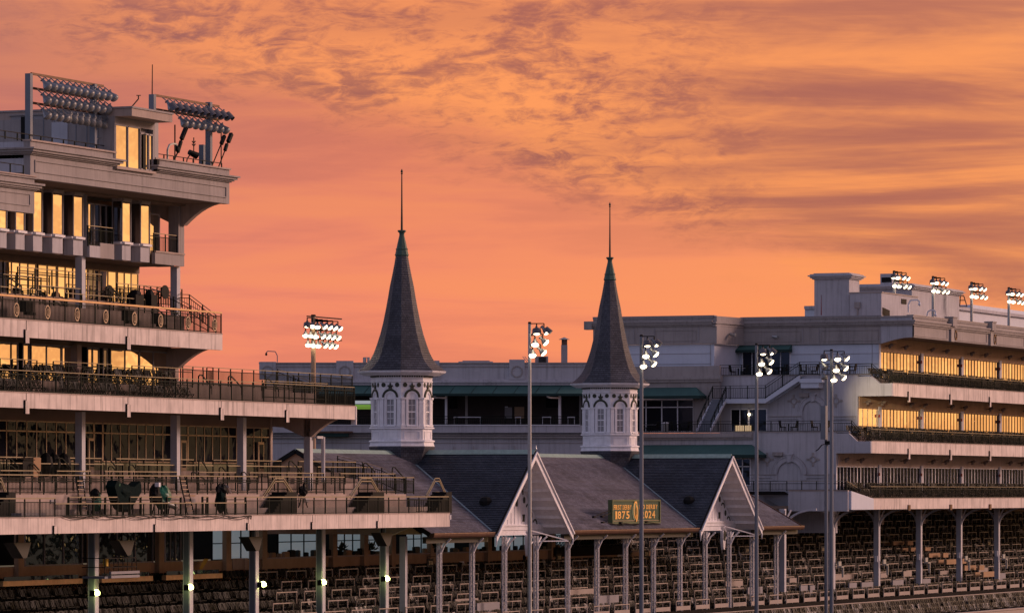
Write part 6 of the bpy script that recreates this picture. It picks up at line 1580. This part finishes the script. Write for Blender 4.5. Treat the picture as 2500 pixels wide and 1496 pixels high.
cluster('floodlight_pole', 'double sided pole with nine lamps in front of the upper arched wall', 2030, 856, -9, h4, .12, .17, post=postm, sc_=.80, light=30000, target=(xB, -3.3, z1T-1.3))
t = thing('equipment_mast', (X(2017, -8.2), -8.2, 0), 'thick blue grey mast with a long cabinet, close left of the nine lamp pole', 'mast')
x = X(2017, -8.2); MB().tube((x, -8.2, 0), (x, -8.2, zat(2017, 917, -8.2)), .15, .13, 12).build('mast_tube', postm, t)
MB().box(x-.75, x-.3, -8.4, -8.0, zat(2010, 1072, -8.2), zat(2010, 990, -8.2)).build('cabinet', postm, t)
MB().box(x-.3, x+.4, -8.6, -8.2, zat(2020, 1085, -8.2), zat(2020, 1076, -8.2)).build('junction_box', blackm, t)
MB().path([PDp(2018, 1082, D(x, -8)), PDp(2006, 1086, D(x, -8)+3), PDp(1998, 1096, D(x, -8)+6), PDp(1992, 1100, D(x, -8)+8)], .06).build('cable', blackm, t)
# the twelve and more lamp cluster above the third balcony
hs = []
for (py0, xa, n_, sl) in ((788, 750, 7, .12), (812, 746, 7, .10), (835, 752, 6, .09)):
    for i in range(n_): px = xa+i*12.5; hs.append((px, py0+(px-xa)*sl, True, fwd_ if i < 3 else rgt_))
t = cluster('floodlight_cluster', 'brightest lit cluster of three rows on a thick brown pole left of the nearer spire', 765, 772, 13, hs, .16, .19, sc_=.66, aim=fwd_, post=brown)
x = X(765, 13)
for py in (773, 799, 826):
    z = zat(765, py, 13); MB().box(x-1.0, x+4.6, 12.95, 13.05, z-.04, z+.04).build('crossbar', blackm, t)
for px, by, lab in ((2183, 662, 'first and nearest'), (2278, 675, 'second'), (2372, 689, 'third'), (2463, 702, 'fourth and last')):
    y_ = 1.0; hh = []
    k_ = (5900-px)/(5900-2183)
    for row in range(2):
        for i in range(4): hh.append((px+(-2+i*10.5+row*3)*k_, by+9+row*21*k_+i*1.6, True, fwd_ if i < 2 else rgt_))
    cluster('roof_floodlight', lab+' of the four lit eight lamp posts along the right hand roof', px, by+2, y_, hh, .12, .15, zbase=zr_t-.6, sc_=.66, post=galv)
# small yellow green lamps on the columns under the lowest balcony
halo = []
for i, (px, py, lab) in enumerate(((235, 1448, 'first from the left edge'), (464, 1434, 'second from the left'), (642, 1427, 'third, beside the middle column'), (789, 1422, 'fourth'), (944, 1413, 'fifth, nearest the slate roof'))):
    p = P(px, py, -1.35); t = thing('column_lamp', p, 'small glaring yellow green lamp under the lowest balcony, '+lab, 'lamp')
    MB().lathe((p.x, p.y, p.z-.12), [(.07, 0), (.2, .06), (.21, .2), (.09, .34)], 12).build('bulb', lit_g, t)
    MB().box(p.x-.22, p.x-.15, p.y-.02, p.y+.3, p.z-.15, p.z+.18).build('bracket', blackm, t)
    ld = bpy.data.lights.new('lamp_glow', 'POINT'); ld.energy = .6; ld.color = (.9, 1, .35); ld.shadow_soft_size = .12
    lo = bpy.data.objects.new('lamp_glow', ld); col.objects.link(lo); lo.parent = t; lo.location = (-.1, -.35, 0)
# ================================================================== CLUBHOUSE ROOF AERIALS
def stick(name, label, cat, pts, y, w=.06, mat=blackm, extra=None):
    t = thing(name, P(pts[0][0][0], pts[0][0][1], y), label, cat)
    m = MB()
    for seg in pts: m.path([P(a, b, y) for a, b in seg], w)
    m.build('rods', mat, t)
    if extra:
        for (a, b, wd, nm) in extra: MB().bar(P(*a, y), P(*b, y), wd).build(nm, mat, t)
    return t
ya_ = -2.0
stick('panel_aerial', 'slanting black panel aerial and pole under the smaller floodlight rack', 'aerial', [[(427, 400), (427, 305)], [(422, 398), (434, 372), (456, 308)]], ya_, extra=[((434, 372), (442, 345), .16, 'panel'), ((443, 340), (456, 308), .2, 'panel')])
t = stick('swan_neck_light', 'grey pipe with curved top and a small dome lamp on the clubhouse roof', 'lamp', [[(409, 397), (409, 366), (414, 354), (422, 351), (430, 352), (432, 358)]], ya_, .09, galv)
q = P(432, 364, ya_); MB().lathe((q.x, q.y, q.z-.15), [(.04, 0), (.15, .08), (.15, .25), (.05, .35)], 8).build('dome', blackm, t)
stick('comb_aerial', 'short upright aerial with cross rods right of the swan neck light', 'aerial', [[(473, 402), (473, 336)], [(469, 345), (473, 350), (477, 345)], [(469, 352), (473, 357), (477, 352)]], ya_, .045)
t = stick('roof_spotlight', 'small dark spotlight on a bent stand on the clubhouse roof', 'spotlight', [[(455, 400), (457, 388), (464, 378)]], ya_, .05)
q = P(469, 374, ya_); MB().tube(q+Vector((-.2, .1, .05)), q+Vector((.25, -.2, -.15)), .15, .2, 10).build('lamp_shade', blackm, t)
MB().box(X(493, ya_), X(504, ya_), ya_-.1, ya_+.2, zrt-.3, zat(498, 354, ya_)).build('electrical_cabinet', postm, None, label='upright blue grey electrical cabinet against the second rack post', cat='cabinet')
stick('slanting_aerial', 'left slanting panel aerial at the roof end', 'aerial', [[(519, 402), (548, 332)]], ya_, .05, extra=[((540, 352), (548, 332), .18, 'panel')])
stick('slanting_aerial', 'right slanting panel aerial at the extreme end of the roof', 'aerial', [[(532, 412), (565, 327)]], ya_-.3, .05, extra=[((549, 368), (554, 352), .16, 'panel'), ((557, 347), (565, 327), .2, 'panel')])
stick('pole_aerial', 'plain upright pole between the two slanting aerials', 'aerial', [[(540, 403), (540, 323)]], ya_, .05)
stick('bent_aerial', 'thin bent aerial with a flat tip on the announcer box roof', 'aerial', [[(321, 262), (327, 255), (338, 242), (338, 234)], [(334, 233.5), (343, 233.5)]], -4.2, .05)
stick('wall_arm_lamp', 'small curved arm lamp by the plant room', 'lamp', [[(233, 352), (236, 340), (245, 336)]], -2.6, .06, galv)
# ================================================================== THINGS ON THE FIRST BALCONY DECK
def lump(name, mat, parent, c, r, seed, n=2, squash=(1, 1, 1)):
    """crumpled cloth-covered shape"""
    g = random.Random(seed); m = MB(); nu, nv = 12, 8
    vs = []
    for j in range(nv+1):
        for i in range(nu):
            th = math.pi*j/nv; ph = math.tau*i/nu; k = 1+g.uniform(-.14, .16)+.12*math.sin(3*ph+seed)
            vs.append((c[0]+r*k*math.sin(th)*math.cos(ph)*squash[0], c[1]+r*k*math.sin(th)*math.sin(ph)*squash[1], c[2]+r*k*math.cos(th)*squash[2]))
    m.add(vs, [(j*nu+i, j*nu+(i+1) % nu, (j+1)*nu+(i+1) % nu, (j+1)*nu+i) for j in range(nv) for i in range(nu)])
    return m.build(name, mat, parent, smooth=False)
def tripod(parent, x, y, z, h, mat=blackm):
    for a in (0.4, 2.5, 4.6): MB().bar((x, y, z+h), (x+.45*math.cos(a), y+.45*math.sin(a), z), .05).build('leg', mat, parent)
def tv(px, label, kind, h=1.45, yy=-3.4):
    x = X(px, yy); z = z1t-.1; t = thing('covered_camera', (x, yy, z), label, 'camera'); tripod(t, x, yy, z, h)
    return t, x, yy, z
t, x, y_, z = tv(300, 'broadcast camera under a large dark green tarpaulin on the lowest balcony', 0)
cv = MB(); g = random.Random(4)
pts = [(-1.5, 1.75), (-1.2, 2.1), (-.3, 1.8), (.9, 1.75), (1.6, 2.05), (1.75, 1.5), (1.1, 1.0), (.5, .5), (.1, .35), (-.5, .55), (-1.0, .95)]
cv.prism([(x+a, z+b) for a, b in pts], y_-.28, y_+.3, 'y'); cv.build('tarpaulin', tarpd, t)
lump('crumpled_cover', tarpd, t, (x-.2, y_, z+1.45), .55, 3, squash=(1.5, .7, .8)); lump('crumpled_cover', tarp, t, (x-.9, y_-.15, z+1.85), .2, 6, squash=(1.8, .7, .7)); lump('crumpled_cover', tarpd, t, (x+1.3, y_, z+1.45), .35, 9, squash=(1.4, .7, 1))
t, x, y_, z = tv(386, 'broadcast camera half wrapped in a bright green bag on the lowest balcony', 0)
lump('green_bag', tarp, t, (x+.5, y_, z+1.15), .55, 12, squash=(1.0, .8, 1.15)); lump('camera_body', blackm, t, (x-.35, y_, z+1.35), .42, 15, squash=(.9, .7, 1.2)); MB().box(x-.6, x-.38, y_-.35, y_-.1, z+1.75, z+1.98).build('viewfinder', white, t)
t, x, y_, z = tv(542, 'tall dark shrouded camera with a beige box on the lowest balcony', 0)
lump('shroud', tarpd, t, (x-.15, y_, z+.95), .42, 22, squash=(.8, .8, 1.5)); lump('camera_body', blackm, t, (x-.05, y_, z+1.6), .40, 25, squash=(1.2, .8, .8)); MB().slab((x+.35, y_-.2, z+1.7), (x+.7, y_-.2, z+1.35), (x+.95, y_+.2, z+1.5), (x+.6, y_+.2, z+1.85), .12).build('lens_box', panelw, t)
t, x, y_, z = tv(236, 'slim camera stand wrapped in green cloth behind the lower railing', 0, 1.2)
lump('wrap', tarp, t, (x, y_, z+.95), .3, 31, squash=(.9, .8, 1.7)); lump('camera_body', blackm, t, (x-.2, y_, z+1.35), .28, 33)
t = thing('small_camera', P(740, 1225, -1.9), 'small black remote camera on a thin stand right of the middle stair', 'camera')
q = P(740, 1198, -1.9); tripod(t, q.x, q.y, z1t-.1, q.z-z1t+.1); lump('camera_head', blackm, t, tuple(q), .3, 44, squash=(1.1, .8, 1)); MB().bar(q, q+Vector((.2, 0, .5)), .12).build('viewfinder', blackm, t)
for i, (pb, pt_, lab) in enumerate(((200, 186, 'left step ladder leaning on the balcony wall behind the lower railing'), (462, 438, 'right step ladder with a small orange tray leaning on the balcony wall'))):
    t = thing('step_ladder', P(pb, 1255, -2.6), lab, 'ladder')
    a, b = P(pt_, 1163, -1.8), P(pb-4, 1256, -2.9); w_ = Vector((.85, 0, 0))
    for s in (0, 1): MB().bar(a+w_*s*.8, b+w_*s, .06).build('rail', darkm, t)
    for k in range(1, 9):
        u = a.lerp(b, k/9); MB().bar(u+w_*.02, u+w_*(.8+.2*k/9), .05).build('rung', frame_l, t)
    if i: MB().box(b.x+.1, b.x+.8, b.y-.1, b.y+.3, b.z+1.05, b.z+1.12).build('tray', cardb, t)
t = thing('spotlight', P(414, 1240, -3.8), 'silver cylinder spotlight lying low behind the front railing', 'spotlight')
q = P(414, 1232, -3.8); MB().tube(q+Vector((-.5, 0, .12)), q+Vector((.5, -.1, -.12)), .13, .15, 12).build('barrel', galv, t); MB().bar(q, q+Vector((-.2, 0, -.6)), .06).build('stand', blackm, t)
for px, py, yy, lab in ((64, 748, -1.9, 'black loudspeaker box behind the fourth balcony balustrade, left of the column'), (312, 770, -1.9, 'black loudspeaker box behind the fourth balcony balustrade, right of centre'), (386, 778, -1.9, 'low dark box behind the balustrade medallions near the stair')):
    q = P(px, py, yy); tag(MB().box(q.x-.4, q.x+.4, yy-.2, yy+.2, q.z-.3, q.z+.3).box(q.x-.1, q.x+.9, yy-.1, yy+.1, q.z-.45, q.z-.301).build('loudspeaker', blackm, None), lab, 'loudspeaker')
for px, py, lab in ((268, 713, 'left'), (404, 713, 'right')):
    q = P(px, py, -.6); t = thing('round_table', (q.x, q.y, q.z), lab+' black round table top tipped on edge against the fourth balcony railing', 'table')
    MB().disc(q, (1, 0, 0), (0, 0, 1), (0, 1, 0), .48, .40, .05, 18).build('table_top', blackm, t); MB().bar(q+Vector((0, .05, 0)), q+Vector((.1, .5, -.4)), .06).build('stem', blackm, t)
for px, w_, lab in ((330, 1.0, 'wider'), (365, .7, 'narrower')):
    q = P(px, 728, -.6); tag(MB().box(q.x-w_/2, q.x+w_/2, -.9, -.3, q.z-.5, q.z+.2).lathe((q.x, -.6, q.z+.201), [(w_*.4, 0), (w_*.3, .2), (.05, .3)], 8).build('covered_heater', blackm, None), lab+' dark covered heater by the open end of the fourth balcony', 'heater')
# covered heaters and chairs stacked on the top step of the second level
for px, lab in ((112, 'left'), (131, 'middle'), (156, 'right')):
    x = X(px, .3); z = zs[1]; t = thing('folded_umbrella', (x, .3, z), lab+' of three dark folded umbrellas behind the second level rails', 'umbrella')
    MB().lathe((x, .3, z), [(.05, 0), (.28, .25), (.42, .7), (.34, 1.1), (.05, 1.35)], 10).build('canopy', blackm, t); MB().tube((x, .3, z+1.3), (x, .3, z+1.5), .03).build('tip', blackm, t)
tag(MB().box(X(66, .3), X(84, .3), -.1, .7, zs[1], zs[1]+1.05).build('crate', cardb, None), 'tall tan crate beside the folded umbrellas on the second level', 'crate')
tag(MB().box(X(40, .3), X(64, .3), -.1, .7, zs[1], zs[1]+.9).box(X(38, .3), X(66, .3), -.2, .8, zs[1]+.901, zs[1]+.95).build('bar_cart', blackm, None), 'dark bar cart left of the tan crate on the second level', 'cart')
tag(MB().box(X(40, -3.2), X(100, -3.2), -3.5, -2.9, z1t-.1, z1t+.25).build('storage_box', frame_g, None), 'low grey storage box behind the front railing at the left edge', 'box')
# loudspeakers hung under the lowest balcony
for px, py, lab in ((42, 1343, 'first from the left'), (297, 1337, 'second from the left'), (612, 1327, 'third, beside the middle column'), (932, 1316, 'last, next to the slate roof')):
    q = P(px, py, -2.6); t = thing('hanging_loudspeaker', q, 'dark wedge shaped loudspeaker hung under the lowest balcony, '+lab, 'loudspeaker')
    MB().prism([(q.x-1.0, q.z+.42), (q.x+.9, q.z+.42), (q.x+.45, q.z-.38), (q.x+.05, q.z-.42)], -2.95, -2.3, 'y').build('cabinet', seatd, t)
    MB().bar((q.x, -2.6, q.z+.42), (q.x, -2.6, z1b+.2), .08).build('hanger', blackm, t)
t = thing('work_platform', P(262, 1390, -1.8), 'caged work platform with two pale trays on the second column', 'platform')
xp0, xp1 = X(224, -1.8), X(302, -1.8); zp0, zp1 = zat(262, 1405, -1.8), zat(262, 1361, -1.8)
MB().box(xp0, xp1, -2.6, -1.2, zp0-.12, zp0).build('floor', postm, t)
for x_ in [xp0+(xp1-xp0)*i/7 for i in range(8)]: MB().bar((x_, -2.6, zp0), (x_, -2.6, zp1), .035).build('bar', blackm, t)
for z_ in (zp0+.5, zp1): MB().path([(xp0, -1.2, z_), (xp0, -2.6, z_), (xp1, -2.6, z_), (xp1, -1.2, z_)], .045).build('rail', blackm, t)
for z_ in (zp0-.1, zp0+.12): MB().box(X(266, -2.6), xp1+.1, -2.75, -2.62, z_, z_+.15).build('tray', vomw, t)
MB().bar((X(258, -1.9), -1.9, zp0+.55), (X(258, -1.9), -1.9, zp1-.05), .22).build('yellow_tube', yel, t)
# potted plants and a seated watcher in the windows
for px in (833, 908, 1058):
    x = X(px, 6.8); t = thing('potted_plant', (x, 6.8, zled+.09), 'leafy potted plant on the hall ledge, %s' % {833: 'behind the fourth column', 908: 'left of the wide pale column', 1058: 'right of the first lattice column'}[px], 'plant')
    MB().lathe((x, 6.8, zled+.09), [(.13, 0), (.18, .25)], 8).build('pot', blackm, t); m = MB(); g = random.Random(px)
    for k in range(46):
        a, e = g.uniform(0, 6.28), g.uniform(.1, 1.3); d = Vector((math.cos(a)*math.cos(e), math.sin(a)*math.cos(e), math.sin(e)))*g.uniform(.3, .75); o_ = Vector((x, 6.8, zled+.32)); s_ = Vector((-d.y, d.x, 0)).normalized()*.09
        m.add([o_+d*.35, o_+d*.75+s_, o_+d*1.1, o_+d*.75-s_], [(0, 1, 2, 3)])
    m.build('leaves', leafm, t)
t = thing('person', (X(1273, 6.9), 7.25, zled-.9), 'dark silhouetted person seated at the hall window behind the ledge, left of the light pole', 'person')
me = bpy.data.meshes.new('body'); px_, py_, pz_ = X(1273, 7.2), 7.25, zled-.35
V = [(0, 0, 0), (0, .02, .28), (0, .02, .52), (0, 0, .62), (0, -.03, .78), (.2, 0, .50), (-.2, 0, .50), (.27, -.08, .24), (-.27, -.08, .24), (.2, -.32, .42), (-.2, -.32, .42), (.1, -.3, -.05), (-.1, -.3, -.05), (.1, -.35, -.45), (-.1, -.35, -.45), (.1, -.38, -.48), (-.1, -.38, -.48)]
E = [(0, 1), (1, 2), (2, 3), (3, 4), (2, 5), (2, 6), (5, 7), (6, 8), (7, 9), (8, 10), (0, 11), (0, 12), (11, 13), (12, 14)]
me.from_pydata(V, E, []); bo = bpy.data.objects.new('body', me); link(bo, t, (px_, py_, pz_)); me.materials.append(blackm)
sk = bo.modifiers.new('skin', 'SKIN'); bo.modifiers.new('sub', 'SUBSURF').levels = 1; bo.modifiers['sub'].render_levels = 1
rad = [.16, .17, .16, .06, .11, .07, .07, .05, .05, .04, .04, .09, .09, .06, .06, .04, .04]
for i, sv in enumerate(me.skin_vertices[0].data): sv.radius = (rad[i], rad[i]); sv.use_root = (i == 0)
